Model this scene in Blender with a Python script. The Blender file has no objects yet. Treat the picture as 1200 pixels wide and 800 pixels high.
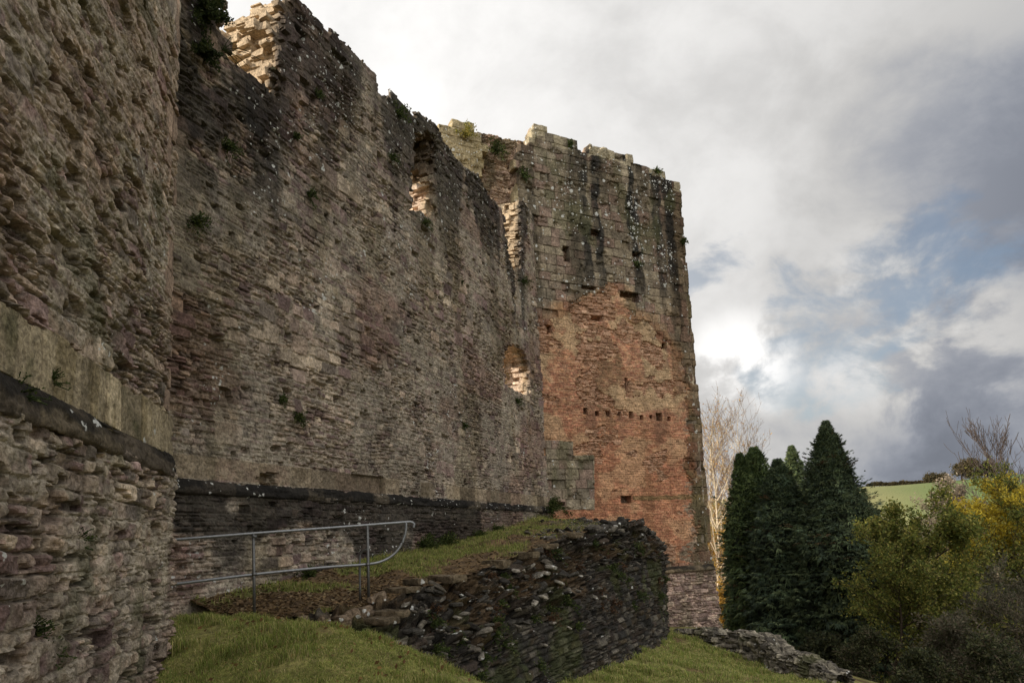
import bpy, math, random
import numpy as np
from math import radians as rad
from mathutils import Matrix, Vector, Euler

S = bpy.context.scene
C = S.collection
# ------------------------------------------------------------------ camera
PITCH, ROLL, FPX, PY = rad(8.45), rad(-2.66), 800.0, 511.0
cam_d = bpy.data.cameras.new('camera'); cam = bpy.data.objects.new('camera', cam_d); C.objects.link(cam)
cam_d.sensor_width = 36; cam_d.lens = 24; cam_d.shift_y = (PY - 400) / 1200
cam_d.clip_start = 0.05; cam_d.clip_end = 6000
CAMM = (Matrix.Rotation(math.pi / 2 + PITCH, 3, 'X') @ Matrix.Rotation(ROLL, 3, 'Z'))
cam.matrix_world = CAMM.to_4x4()
S.camera = cam
S.render.resolution_x, S.render.resolution_y = 1024, 682
RM = np.array(CAMM)

# ------------------------------------------------------------------ light
SUN_EL, SUN_PHI = rad(19), rad(22)            # the sun stands to the left, a little behind the camera
to_sun = Vector((-math.cos(SUN_PHI) * math.cos(SUN_EL), -math.sin(SUN_PHI) * math.cos(SUN_EL), math.sin(SUN_EL)))
sd = bpy.data.lights.new('sun', 'SUN'); sd.energy = 5.0; sd.angle = rad(0.5); sd.color = (1.0, 0.89, 0.74)
so = bpy.data.objects.new('sun', sd); C.objects.link(so)
so.rotation_euler = to_sun.to_track_quat('Z', 'Y').to_euler()
S.view_settings.view_transform = 'Standard'; S.view_settings.look = 'None'
S.view_settings.exposure = 0.0; S.view_settings.gamma = 1.0; S.view_settings.use_curve_mapping = False

def ray(px, py):
    return RM @ np.array([(px - 600) / FPX, -(py - PY) / FPX, -1.0])
def aty(px, py, y):
    d = ray(px, py); return d * (y / d[1])
def atz(px, py, z):
    d = ray(px, py); return d * (z / d[2])

class NT:
    """small helper for writing node trees"""
    def __init__(s, tree):
        s.t = tree; s.t.nodes.clear()
    def n(s, kind, **kw):
        nd = s.t.nodes.new(kind)
        for k, v in kw.items():
            if k == 'ins':
                for i, val in v.items():
                    if hasattr(val, 'is_linked') or hasattr(val, 'links'):
                        s.t.links.new(val, nd.inputs[i])
                    else:
                        nd.inputs[i].default_value = val
            else:
                setattr(nd, k, v)
        return nd
    def m(s, op, a, b=None, c=None, clamp=False):
        nd = s.n('ShaderNodeMath', operation=op); nd.use_clamp = clamp
        for i, v in enumerate((a, b, c)):
            if v is None: continue
            if isinstance(v, (int, float)): nd.inputs[i].default_value = v
            else: s.t.links.new(v, nd.inputs[i])
        return nd.outputs[0]
    def ss(s, x, a, b, lo=0.0, hi=1.0):
        nd = s.n('ShaderNodeMapRange', interpolation_type='SMOOTHSTEP')
        s.t.links.new(x, nd.inputs[0])
        nd.inputs[1].default_value = a; nd.inputs[2].default_value = b
        nd.inputs[3].default_value = lo; nd.inputs[4].default_value = hi
        return nd.outputs[0]
    def mix(s, f, a, b, mode='MIX'):
        nd = s.n('ShaderNodeMix', data_type='RGBA', blend_type=mode)
        for i, v in ((0, f), (6, a), (7, b)):
            if isinstance(v, (int, float)): nd.inputs[i].default_value = v
            elif isinstance(v, tuple): nd.inputs[i].default_value = (*v, 1.0) if len(v) == 3 else v
            else: s.t.links.new(v, nd.inputs[i])
        return nd.outputs[2]
    def noise(s, vec, scale, detail=4, rough=0.55, dist=0.0, lac=2.0):
        nd = s.n('ShaderNodeTexNoise')
        if vec is not None: s.t.links.new(vec, nd.inputs['Vector'])
        nd.inputs['Scale'].default_value = scale; nd.inputs['Detail'].default_value = detail
        nd.inputs['Roughness'].default_value = rough; nd.inputs['Distortion'].default_value = dist
        return nd.outputs['Fac']

# ------------------------------------------------------------------ world: sky + broken cloud cover
def build_world():
    w = bpy.data.worlds.new('World'); S.world = w; w.use_nodes = True
    T = NT(w.node_tree)
    geo = T.n('ShaderNodeTexCoord').outputs['Generated']
    nrm = T.n('ShaderNodeVectorMath', operation='NORMALIZE'); T.t.links.new(geo, nrm.inputs[0])
    D = nrm.outputs[0]
    sep = T.n('ShaderNodeSeparateXYZ'); T.t.links.new(D, sep.inputs[0])
    z = T.m('ADD', T.m('MAXIMUM', sep.outputs[2], 0.0), 0.22)
    cx = T.m('DIVIDE', sep.outputs[0], z); cy = T.m('DIVIDE', sep.outputs[1], z)
    cmb = T.n('ShaderNodeCombineXYZ'); T.t.links.new(cx, cmb.inputs[0]); T.t.links.new(cy, cmb.inputs[1])
    P = cmb.outputs[0]
    def blob(px, py, deg):                      # soft bank of the sky round one direction
        d = Vector(ray(px, py)).normalized()
        dt = T.n('ShaderNodeVectorMath', operation='DOT_PRODUCT'); T.t.links.new(D, dt.inputs[0]); dt.inputs[1].default_value = d
        return T.ss(dt.outputs['Value'], math.cos(rad(deg)), 1.0)
    fl = T.n('ShaderNodeVectorMath', operation='MULTIPLY'); T.t.links.new(D, fl.inputs[0]); fl.inputs[1].default_value = (1, 1, 1.35); Q = fl.outputs[0]
    big = T.noise(Q, 2.1, 8, 0.54, 0.25)
    mid = T.noise(Q, 5.2, 9, 0.58, 0.35)
    fine = T.noise(Q, 14.0, 7, 0.6, 0.3)
    mixn = T.m('ADD', T.m('ADD', T.m('MULTIPLY', big, 0.48), T.m('MULTIPLY', mid, 0.37)), T.m('MULTIPLY', fine, 0.15))
    light = T.ss(mixn, 0.40, 0.60)
    # thinner, brighter cover towards the hidden sun (left), thicker to the right
    left = T.ss(T.m('ADD', T.m('MULTIPLY', sep.outputs[0], -1.0), T.m('MULTIPLY', sep.outputs[2], 0.25)), -0.75, 0.15)
    v = T.m('ADD', T.m('MULTIPLY', light, 0.20), T.m('ADD', T.m('MULTIPLY', left, 0.36), 0.325))
    def push(v, mask, amt): return T.m('ADD', v, T.m('MULTIPLY', mask, amt))
    v = push(v, blob(1210, 470, 13), -0.08)
    v = push(v, blob(1160, 240, 16), -0.13)
    v = push(v, blob(1120, 555, 9), -0.06)
    v = push(v, blob(1000, 545, 8), -0.08)
    v = push(v, blob(700, 80, 24), 0.05)
    v = push(v, blob(300, 60, 25), 0.14)
    v = push(v, blob(950, 300, 16), 0.04)
    cum = T.m('MULTIPLY', blob(866, 430, 5.5), T.ss(mid, 0.42, 0.56))
    v = push(v, cum, 0.42)
    cum2 = T.m('MULTIPLY', blob(1085, 380, 10), T.ss(mid, 0.47, 0.60))
    v = push(v, cum2, 0.26)
    v = T.m('MAXIMUM', v, 0.17)
    # unseen sky behind the camera raised in brightness as added light for the walls
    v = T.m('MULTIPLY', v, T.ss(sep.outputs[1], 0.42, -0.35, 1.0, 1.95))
    cold = T.mix(T.ss(v, 0.22, 0.62), (0.86, 0.93, 1.10), (1.0, 0.985, 0.965))
    ccol = T.n('ShaderNodeVectorMath', operation='SCALE'); T.t.links.new(cold, ccol.inputs[0]); T.t.links.new(v, ccol.inputs['Scale'])
    # gaps of blue
    hole = T.m('MAXIMUM', T.m('MULTIPLY', blob(985, 378, 11), 1.15), T.m('MULTIPLY', blob(815, 330, 9), 0.85))
    hole = T.m('MAXIMUM', hole, T.m('MULTIPLY', blob(1120, 345, 10), 0.95))
    n2 = T.noise(Q, 6.5, 8, 0.58, 0.4)
    gap = T.ss(T.m('ADD', T.m('MULTIPLY', hole, 0.36), n2), 0.77, 0.92)
    gap = T.m('MULTIPLY', gap, T.m('SUBTRACT', 1.0, T.m('MAXIMUM', cum, cum2), clamp=True))
    sky = T.n('ShaderNodeTexSky', sky_type='NISHITA'); sky.sun_disc = False
    sky.sun_elevation = SUN_EL; sky.sun_rotation = math.atan2(to_sun.x, to_sun.y)
    b1 = T.n('ShaderNodeBackground'); T.t.links.new(sky.outputs[0], b1.inputs[0]); b1.inputs[1].default_value = 0.10
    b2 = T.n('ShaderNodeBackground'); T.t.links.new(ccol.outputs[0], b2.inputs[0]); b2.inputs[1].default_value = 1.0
    mx = T.n('ShaderNodeMixShader')
    cover = T.m('SUBTRACT', 1.0, T.m('MULTIPLY', gap, 0.5))
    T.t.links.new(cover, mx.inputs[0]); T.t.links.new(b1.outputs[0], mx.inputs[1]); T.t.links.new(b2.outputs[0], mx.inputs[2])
    out = T.n('ShaderNodeOutputWorld'); T.t.links.new(mx.outputs[0], out.inputs[0])
build_world()

# ------------------------------------------------------------------ numpy helpers
_tab = {}
def _table(seed, dim):
    k = (seed, dim)
    if k not in _tab:
        r = np.random.default_rng(seed * 7 + dim)
        _tab[k] = r.random((256, 256) if dim == 2 else (48, 48, 48)).astype(np.float32)
    return _tab[k]
def noise2(x, y, seed=0):
    t = _table(seed, 2)
    xi = np.floor(x).astype(np.int64); yi = np.floor(y).astype(np.int64)
    fx = x - xi; fy = y - yi
    fx = fx * fx * (3 - 2 * fx); fy = fy * fy * (3 - 2 * fy)
    x0 = xi & 255; x1 = (xi + 1) & 255; y0 = yi & 255; y1 = (yi + 1) & 255
    a = t[x0, y0] * (1 - fx) + t[x1, y0] * fx
    b = t[x0, y1] * (1 - fx) + t[x1, y1] * fx
    return a * (1 - fy) + b * fy
def fbm2(x, y, seed=0, oct=4, gain=0.5):
    s = 0; a = 1; tot = 0
    for i in range(oct):
        s = s + a * noise2(x * 2 ** i + 17.3 * i, y * 2 ** i + 9.1 * i, seed + i); tot += a; a *= gain
    return s / tot
def noise3(x, y, z, seed=0):
    t = _table(seed, 3)
    xi, yi, zi = (np.floor(q).astype(np.int64) for q in (x, y, z))
    fx, fy, fz = x - xi, y - yi, z - zi
    fx, fy, fz = (f * f * (3 - 2 * f) for f in (fx, fy, fz))
    x0, x1, y0, y1, z0, z1 = xi % 48, (xi + 1) % 48, yi % 48, (yi + 1) % 48, zi % 48, (zi + 1) % 48
    def L(zz):
        a = t[x0, y0, zz] * (1 - fx) + t[x1, y0, zz] * fx
        b = t[x0, y1, zz] * (1 - fx) + t[x1, y1, zz] * fx
        return a * (1 - fy) + b * fy
    return L(z0) * (1 - fz) + L(z1) * fz
def fbm3(x, y, z, seed=0, oct=3, gain=0.5):
    s = 0; a = 1; tot = 0
    for i in range(oct):
        f = 2.0 ** i
        s = s + a * noise3(x * f + 5.2 * i, y * f + 3.7 * i, z * f + 1.9 * i, seed + i); tot += a; a *= gain
    return s / tot
def sst(x, a, b):
    t = np.clip((x - a) / (b - a), 0, 1); return t * t * (3 - 2 * t)
def lerp3(c, d, f):
    return c * (1 - f[:, None]) + np.asarray(d, np.float64) * f[:, None]
def srgb(*c):
    return tuple(((x / 255) / 12.92 if x / 255 <= 0.04045 else ((x / 255 + 0.055) / 1.055) ** 2.4) for x in c)

def mesh_from(name, V, F, mat, parent=None, col=None, smooth=False, origin=None):
    """V (n,3) world coordinates; F list of int arrays (m,3) or (m,4); col (n,3|4)"""
    V = np.asarray(V, np.float64)
    o = np.zeros(3) if origin is None else np.asarray(origin, float)
    me = bpy.data.meshes.new(name)
    if not isinstance(F, (list, tuple)): F = [F]
    F = [np.asarray(f, np.int64) for f in F if len(f)]
    me.vertices.add(len(V)); me.vertices.foreach_set('co', (V - o).astype(np.float32).ravel())
    nl = sum(f.size for f in F); npoly = sum(len(f) for f in F)
    me.loops.add(nl); me.polygons.add(npoly)
    me.loops.foreach_set('vertex_index', np.concatenate([f.ravel() for f in F]).astype(np.int32))
    st = []; off = 0
    for f in F:
        st.append(off + np.arange(len(f)) * f.shape[1]); off += f.size
    me.polygons.foreach_set('loop_start', np.concatenate(st).astype(np.int32))
    me.polygons.foreach_set('use_smooth', np.full(npoly, smooth, bool))
    me.update(calc_edges=True); me.validate()
    if col is not None:
        col = np.asarray(col, np.float32)
        if col.shape[1] == 3: col = np.hstack([col, np.zeros((len(col), 1), np.float32)])
        a = me.color_attributes.new('col', 'FLOAT_COLOR', 'POINT'); a.data.foreach_set('color', col.ravel())
    ob = bpy.data.objects.new(name, me); C.objects.link(ob)
    if mat: me.materials.append(mat)
    if parent is not None:
        ob.parent = parent
        ob.location = Vector(o) - parent.location if origin is not None else -parent.location
    else:
        ob.location = o
    return ob
def tag(o, label=None, cat=None, group=None, kind=None):
    if label: o['label'] = label
    if cat: o['category'] = cat
    if group: o['group'] = group
    if kind: o['kind'] = kind
    return o
def thing(name, loc, label, cat, group=None):
    o = bpy.data.objects.new(name, None); C.objects.link(o); o.location = Vector([float(q) for q in loc]); o.empty_display_size = 0.2
    return tag(o, label, cat, group, 'thing')

class MB:
    """collects pieces of one mesh"""
    def __init__(s): s.v = []; s.f = {3: [], 4: []}; s.c = []; s.n = 0
    def add(s, V, F, col):
        V = np.asarray(V, float); s.v.append(V)
        for f in (F if isinstance(F, list) else [F]):
            f = np.asarray(f, np.int64)
            if len(f): s.f[f.shape[1]].append(f + s.n)
        col = np.asarray(col, float)
        if col.ndim == 1: col = np.tile(col, (len(V), 1))
        s.c.append(col); s.n += len(V)
    def build(s, name, mat, parent=None, smooth=False, origin=None):
        return mesh_from(name, np.vstack(s.v), [np.vstack(f) for f in s.f.values() if f], mat, parent, np.vstack(s.c), smooth, origin)

# ------------------------------------------------------------------ materials
def stone_material(name, fine=34.0, bump=0.5, lichen_col=(0.62, 0.62, 0.58), lich_scale=8.0, rough=0.95, dist=0.02):
    m = bpy.data.materials.new(name); m.use_nodes = True; T = NT(m.node_tree)
    a = T.n('ShaderNodeAttribute', attribute_name='col')
    oc = T.n('ShaderNodeTexCoord').outputs['Object']
    n1 = T.noise(oc, fine, 6, 0.65); n2 = T.noise(oc, fine * 0.22, 5, 0.6); n3 = T.noise(oc, fine * 3.2, 3, 0.6)
    mul = T.m('MULTIPLY', T.ss(n1, 0.25, 0.75, 0.52, 1.45), T.ss(n2, 0.28, 0.72, 0.72, 1.28))
    mul = T.m('MULTIPLY', mul, T.ss(n3, 0.3, 0.7, 0.8, 1.2))
    vs = T.n('ShaderNodeVectorMath', operation='SCALE'); T.t.links.new(a.outputs['Color'], vs.inputs[0]); T.t.links.new(mul, vs.inputs['Scale'])
    # lichen: round pale spots of many sizes where the alpha of the attribute asks for them
    jit = T.n('ShaderNodeTexNoise'); T.t.links.new(oc, jit.inputs['Vector']); jit.inputs['Scale'].default_value = lich_scale * 2.2
    off = T.n('ShaderNodeVectorMath', operation='MULTIPLY_ADD'); T.t.links.new(jit.outputs['Color'], off.inputs[0]); off.inputs[1].default_value = (0.09,) * 3; T.t.links.new(oc, off.inputs[2])
    masks = []
    for sc, th in ((lich_scale, 0.55), (lich_scale * 2.1, 0.5)):
        vo = T.n('ShaderNodeTexVoronoi'); T.t.links.new(off.outputs[0], vo.inputs['Vector']); vo.inputs['Scale'].default_value = sc
        sp = T.n('ShaderNodeSeparateColor'); T.t.links.new(vo.outputs['Color'], sp.inputs[0])
        rad_ = T.m('MULTIPLY', sp.outputs[1], 0.42)
        inside = T.ss(T.m('SUBTRACT', rad_, vo.outputs['Distance']), -0.03, 0.05)
        pick = T.m('GREATER_THAN', a.outputs['Alpha'], T.m('ADD', T.m('MULTIPLY', sp.outputs[0], 0.95), 0.05))
        masks.append(T.m('MULTIPLY', inside, pick))
    lm = T.m('MULTIPLY', T.m('MAXIMUM', masks[0], masks[1]), T.ss(n1, 0.3, 0.55, 0.35, 0.95))
    base = T.mix(lm, vs.outputs[0], lichen_col)
    h = T.m('ADD', T.m('MULTIPLY', n1, 0.7), T.m('ADD', T.m('MULTIPLY', n2, 0.8), T.m('MULTIPLY', n3, 0.25)))
    bp = T.n('ShaderNodeBump'); bp.inputs['Strength'].default_value = bump; bp.inputs['Distance'].default_value = dist; T.t.links.new(h, bp.inputs['Height'])
    p = T.n('ShaderNodeBsdfPrincipled'); T.t.links.new(base, p.inputs['Base Color']); p.inputs['Roughness'].default_value = rough
    p.inputs['Specular IOR Level'].default_value = 0.2
    T.t.links.new(bp.outputs[0], p.inputs['Normal'])
    o = T.n('ShaderNodeOutputMaterial'); T.t.links.new(p.outputs[0], o.inputs[0])
    return m
def attr_material(name, rough=0.8, var=0.25, scale=6.0, bump=0.0, spec=0.2, trans=0.0, metal=0.0):
    m = bpy.data.materials.new(name); m.use_nodes = True; T = NT(m.node_tree)
    a = T.n('ShaderNodeAttribute', attribute_name='col'); oc = T.n('ShaderNodeTexCoord').outputs['Object']
    n1 = T.noise(oc, scale, 5, 0.6)
    vs = T.n('ShaderNodeVectorMath', operation='SCALE'); T.t.links.new(a.outputs['Color'], vs.inputs[0])
    T.t.links.new(T.ss(n1, 0.25, 0.75, 1 - var, 1 + var), vs.inputs['Scale'])
    p = T.n('ShaderNodeBsdfPrincipled'); T.t.links.new(vs.outputs[0], p.inputs['Base Color']); p.inputs['Roughness'].default_value = rough
    p.inputs['Specular IOR Level'].default_value = spec; p.inputs['Metallic'].default_value = metal
    if bump:
        bp = T.n('ShaderNodeBump'); bp.inputs['Strength'].default_value = bump; bp.inputs['Distance'].default_value = 0.02
        T.t.links.new(n1, bp.inputs['Height']); T.t.links.new(bp.outputs[0], p.inputs['Normal'])
    o = T.n('ShaderNodeOutputMaterial')
    if trans:
        tr = T.n('ShaderNodeBsdfTranslucent'); T.t.links.new(vs.outputs[0], tr.inputs[0])
        mx = T.n('ShaderNodeMixShader'); mx.inputs[0].default_value = trans
        T.t.links.new(p.outputs[0], mx.inputs[1]); T.t.links.new(tr.outputs[0], mx.inputs[2]); T.t.links.new(mx.outputs[0], o.inputs[0])
    else:
        T.t.links.new(p.outputs[0], o.inputs[0])
    return m
M_NEAR = stone_material('sandstone_rubble_close', 26, 0.75, lich_scale=9, dist=0.03)
M_WALL = stone_material('sandstone_rubble', 20, 0.7, lich_scale=7, dist=0.04)
M_TOWER = stone_material('ashlar_and_brick', 14, 0.55, lich_scale=5, dist=0.04)
M_DARK = stone_material('dark_slaty_rubble', 18, 0.8, lich_scale=6, dist=0.04)
M_EARTH = stone_material('turf_and_earth', 16, 0.7, dist=0.03)
M_LEAF = attr_material('leaves', 0.7, 0.25, 9, trans=0.35)
M_NEEDLE = attr_material('conifer_sprays', 0.75, 0.3, 3, trans=0.12)
M_GRASS = attr_material('grass_blades', 0.7, 0.2, 5, trans=0.3)
M_BARK = attr_material('bark', 0.9, 0.35, 14, bump=0.5)
M_STEEL = attr_material('galvanised_steel', 0.48, 0.18, 30, bump=0.08, spec=0.5, metal=0.75)

# ------------------------------------------------------------------ masonry patterns
class Courses:
    """irregular coursed stones over the (u, v) plane of a wall"""
    def __init__(s, seed, u0, u1, v0, v1, h, l, wa=0.06, wf=0.6, ja=0.02, jf=4.0):
        r = np.random.default_rng(seed); s.seed = seed; s.wa, s.wf, s.ja, s.jf = wa, wf, ja, jf
        e = [v0 - 1]
        while e[-1] < v1 + 1: e.append(e[-1] + h[0] + (h[1] - h[0]) * r.random() ** 1.5)
        s.e = np.array(e); keys = []; cid = []
        for k in range(len(e) - 1):
            hk = e[k + 1] - e[k]; u = u0 - 2 - r.random(); row = []
            while u < u1 + 2:
                row.append(u); u += hk * l[0] + hk * (l[1] - l[0]) * r.random() ** 1.4
            keys.append(np.array(row) + k * 1000.0)
        s.k = np.concatenate(keys); s.nst = len(s.k) + 2; s.r = r.random((s.nst, 8))
    def __call__(s, u, v):
        n = fbm2(u * s.wf, v * s.wf, s.seed, 2) - 0.5
        m1 = fbm2(u * s.jf, v * s.jf, s.seed + 3, 2) - 0.5; m2 = fbm2(u * s.jf + 40, v * s.jf + 7, s.seed + 5, 2) - 0.5
        v2 = v + n * 2 * s.wa + m1 * 2 * s.ja; u2 = u + m2 * 2.4 * s.ja
        k = np.clip(np.searchsorted(s.e, v2) - 1, 0, len(s.e) - 2)
        dv = np.minimum(v2 - s.e[k], s.e[k + 1] - v2)
        key = k * 1000.0 + u2
        j = np.clip(np.searchsorted(s.k, key) - 1, 0, len(s.k) - 2)
        du = np.minimum(np.abs(key - s.k[j]), np.abs(s.k[j + 1] - key))
        rr = 0.035
        d = np.where((du < rr) & (dv < rr), rr - np.sqrt((rr - np.minimum(du, rr)) ** 2 + (rr - np.minimum(dv, rr)) ** 2), np.minimum(du, dv))
        tu = (key - s.k[j]) / np.maximum(s.k[j + 1] - s.k[j], .01) - .5; tv = (v2 - s.e[k]) / (s.e[k + 1] - s.e[k]) - .5
        return j, np.maximum(d, 0), tu, tv, s.r[j]
class Mixed:
    """large stones, some of them replaced by packs of thin ones"""
    def __init__(s, A, B, share=0.5, f=0.35, seed=9): s.A, s.B, s.share, s.f, s.seed = A, B, share, f, seed
    def __call__(s, u, v):
        ja, da, tua, tva, ra = s.A(u, v); jb, db, tub, tvb, rb = s.B(u, v)
        cnt = np.bincount(ja, minlength=s.A.nst); cu = np.bincount(ja, u, s.A.nst) / np.maximum(cnt, 1); cv = np.bincount(ja, v, s.A.nst) / np.maximum(cnt, 1)
        pick = (s.A.r[:s.A.nst, 7] * 0.55 + 0.45 * sst(fbm2(cu * s.f, cv * s.f, s.seed, 2), .3, .7)) < s.share
        t = pick[ja]
        j = np.where(t, s.A.nst + jb, ja); d = np.where(t, np.minimum(db, da + 0.004), da)
        return j, d, np.where(t, tub, tua), np.where(t, tvb, tva), np.where(t[:, None], rb, ra)
    @property
    def nst(s): return s.A.nst + s.B.nst

def lattice(mask):
    """quads of the boundary of a block mask, returns (i,j,k) of vertices and the quads"""
    nu, nz, nw = mask.shape; P = np.pad(mask, 1)
    vid = lambda i, j, k: (i * (nz + 1) + j) * (nw + 1) + k
    out = []
    def emit(a, b, ax):
        for sgn, mm in ((1, a & ~b), (-1, ~a & b)):
            i, j, k = np.nonzero(mm)
            if ax == 0: q = [(i, j, k), (i, j + 1, k), (i, j + 1, k + 1), (i, j, k + 1)]
            elif ax == 1: q = [(i, j, k), (i, j, k + 1), (i + 1, j, k + 1), (i + 1, j, k)]
            else: q = [(i, j, k), (i + 1, j, k), (i + 1, j + 1, k), (i, j + 1, k)]
            Q = np.stack([vid(*p) for p in q], 1)
            out.append(Q if sgn > 0 else Q[:, ::-1])
    emit(P[:-1, 1:-1, 1:-1], P[1:, 1:-1, 1:-1], 0)
    emit(P[1:-1, :-1, 1:-1], P[1:-1, 1:, 1:-1], 1)
    emit(P[1:-1, 1:-1, :-1], P[1:-1, 1:-1, 1:], 2)
    Q = np.vstack(out); ids, inv = np.unique(Q, return_inverse=True)
    k = ids % (nw + 1); j = (ids // (nw + 1)) % (nz + 1); i = ids // ((nw + 1) * (nz + 1))
    return i, j, k, inv.reshape(Q.shape)
def alive_by_stone(pat, U, V, inside):
    """a stone stands when most of it is inside"""
    j = pat(U.ravel(), V.ravel())[0]; n = pat.nst
    f = np.bincount(j, inside.ravel().astype(float), n) / np.maximum(np.bincount(j, minlength=n), 1)
    return (f[j] > 0.5).reshape(U.shape)
def supported(mask):
    """drop blocks that hang in the air"""
    R = np.zeros_like(mask); R[:, 0] = mask[:, 0]; n = mask.shape[1]
    def spread(j, src):
        cur = mask[:, j] & (R[:, j] | src)
        for _ in range(24):
            new = cur.copy(); new[1:] |= cur[:-1]; new[:-1] |= cur[1:]; new[:, 1:] |= cur[:, :-1]; new[:, :-1] |= cur[:, 1:]; new &= mask[:, j]
            if (new == cur).all(): break
            cur = new
        R[:, j] |= cur
    for _ in range(2):
        for j in range(1, n): spread(j, R[:, j - 1])
        for j in range(n - 2, -1, -1): spread(j, R[:, j + 1])
    return R
def profile(pts):
    p = np.array(pts, float); o = np.argsort(p[:, 0], kind='stable'); return p[o]

class Plane:
    """vertical wall plane: origin o (x,y), unit direction d, outward normal n"""
    def __init__(s, o, az):
        s.o = np.array(o[:2], float); s.d = np.array([math.sin(az), math.cos(az)]); s.n = np.array([math.cos(az), -math.sin(az)])
    def uv(s, px, py, off=0.0):
        r = ray(px, py); q = s.o + s.n * off
        t = (q @ s.n) / (r[:2] @ s.n); p = r * t
        return (p[:2] - s.o) @ s.d, p[2]
    def world(s, u, v, w):
        return np.stack([s.o[0] + s.d[0] * u + s.n[0] * w, s.o[1] + s.d[1] * u + s.n[1] * w, v], 1)
PAL = np.array([1.13, 1.08, 1.09]) * np.array([srgb(150, 138, 122), srgb(136, 122, 110), srgb(128, 111, 104), srgb(164, 152, 133), srgb(122, 114, 104), srgb(142, 130, 116), srgb(116, 100, 95), srgb(154, 139, 122)])
MORTAR = np.array(srgb(160, 150, 134))
def stone_col(r, pal=PAL, con=0.5):
    c = pal[(r[:, 0] * len(pal)).astype(int) % len(pal)]
    return c * (1 - con / 2 + con * r[:, 1])[:, None]
def relief(d, tu, tv, r, rnd=0.03, joint=0.035, pro=0.05, tilt=0.03):
    h = joint * (sst(d, 0, rnd) - 1) + (r[:, 2] - .5) * pro + tilt * (tu * (r[:, 3] - .5) + tv * (r[:, 4] - .5)) * 2
    return h

# ------------------------------------------------------------------ ground: control points, thin plate spline
a0, b0 = atz(205, 571, .97), atz(640, 598, .97)
WALL = Plane(a0, math.atan2(b0[0] - a0[0], b0[1] - a0[1]))
a1, b1 = atz(0, 461, .97), atz(201, 547, .97)
NEAR = Plane(b1, math.atan2(b1[0] - a1[0], b1[1] - a1[1]))      # u runs away from the camera, 0 at the far corner
uj, _ = WALL.uv(642, 590)
TOWER = Plane(WALL.o + WALL.d * uj, rad(63))

EDGE = [(300, 728, 9.9), (400, 716, 10.2), (445, 709, 10.5), (482, 691, 11.2), (540, 677, 12.2), (600, 653, 14.2), (650, 633, 16.4), (700, 620, 18.6), (742, 610, 20.6), (766, 626, 22.2), (776, 641, 24.2)]
SHOU = [(300, 733, 9.7), (395, 728, 9.8), (440, 728, 9.9), (482, 752, 10.1), (540, 772, 10.9), (592, 752, 12.6), (642, 724, 14.6), (694, 690, 16.9), (737, 658, 19.4), (774, 652, 21.6), (781, 660, 24.2)]
BOTT = [(300, 745, 9.4), (395, 762, 9.2), (435, 800, 9.2), (478, 838, 9.5), (540, 850, 10.3), (600, 826, 12.0), (660, 801, 14.0), (712, 785, 16.4), (756, 763, 19.0), (780, 745, 21.4), (786, 737, 24.2)]
EDGE, SHOU, BOTT = ([aty(*q) for q in L] for L in (EDGE, SHOU, BOTT))
cp = [(0, 0, -1.62), (-2.4, 0, -1.55), (2, 0, -1.75), (0, -4, -1.6), (5, 0, -2.3), (-3.0, 4, -1.5), (-3.6, 6.9, -1.36), (-9, 6, -.8), (-8, 12, -.8), (-20, 0, -1), (-20, 30, -1),
      aty(240, 727, 9.0), aty(330, 724, 9.0), aty(400, 737, 8.6), aty(470, 764, 8.1), aty(560, 796, 7.4), (-1.3, 6, -1.46), (-2.4, 6.5, -1.3),
      (1.2, 6.6, -2.1), (3, 9, -2.75), (9, 14, -4.1), (14, 10, -5), (10, 4, -3.6), (-3, 10.6, -1.6), (-2.4, 10.6, -1.75)]
cp += [tuple(np.array(b) + (0, 0, -.05)) for b in BOTT[1:]]
cp += [(-4, 14, -2), (-1, 20, -2.5), (2, 24, -3.2), aty(830, 784, 18.5), aty(945, 803, 17.6), aty(795, 762, 21), aty(838, 737, 28.5), aty(900, 786, 20.0), aty(850, 766, 21.6),
       (11, 27, -5.2), (14, 20, -5.6), (21, 31, -8.5), (32, 44, -10.5), (15, 47, -9), (5, 52, -8.5), (-20, 60, -6), (62, 92, -12), (45, 125, -10), (90, 110, -11),
       aty(1020, 569.5, 330), aty(1115, 563.5, 330), aty(1060, 600, 210), aty(1190, 556, 330), aty(900, 575, 330), (300, 150, 10), (-60, 90, -4), (-120, 250, 4), (0, 320, 12),
       (-40, -50, -2), (60, -50, -8), (110, 20, -12), (300, -100, -5), (-300, 0, 0), (100, 600, 6), (400, 600, 10), (-300, 500, 5), (0, -400, -4), (1200, 1200, 0), (-1200, 1500, 0), (-1500, -1500, 0), (1500, -1500, 0), (600, 2500, 0)]
cp = np.array(cp, float)
def warp(p):
    r = np.hypot(p[:, 0], p[:, 1]); f = np.where(r > 1e-6, np.arcsinh(r / 8) * 8 / np.maximum(r, 1e-6), 1.0)
    return p[:, :2] * f[:, None]
def _tps(r2): return np.where(r2 > 1e-9, r2 * np.log(np.maximum(r2, 1e-9)) * .5, 0)
cw = warp(cp); _n = len(cw)
_K = _tps(((cw[:, None] - cw[None]) ** 2).sum(2)) + np.eye(_n) * 0.15
_P = np.hstack([np.ones((_n, 1)), cw])
_A = np.block([[_K, _P], [_P.T, np.zeros((3, 3))]])
_sol = np.linalg.solve(_A, np.concatenate([cp[:, 2], np.zeros(3)]))
def gz(x, y):
    sh = np.shape(x); p = np.stack([np.ravel(x), np.ravel(y)], 1).astype(float); out = np.empty(len(p))
    for i in range(0, len(p), 20000):
        w = warp(p[i:i + 20000]); k = _tps(((w[:, None] - cw[None]) ** 2).sum(2))
        out[i:i + 20000] = k @ _sol[:_n] + _sol[_n] + w @ _sol[_n + 1:]
    return out.reshape(sh)
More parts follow.
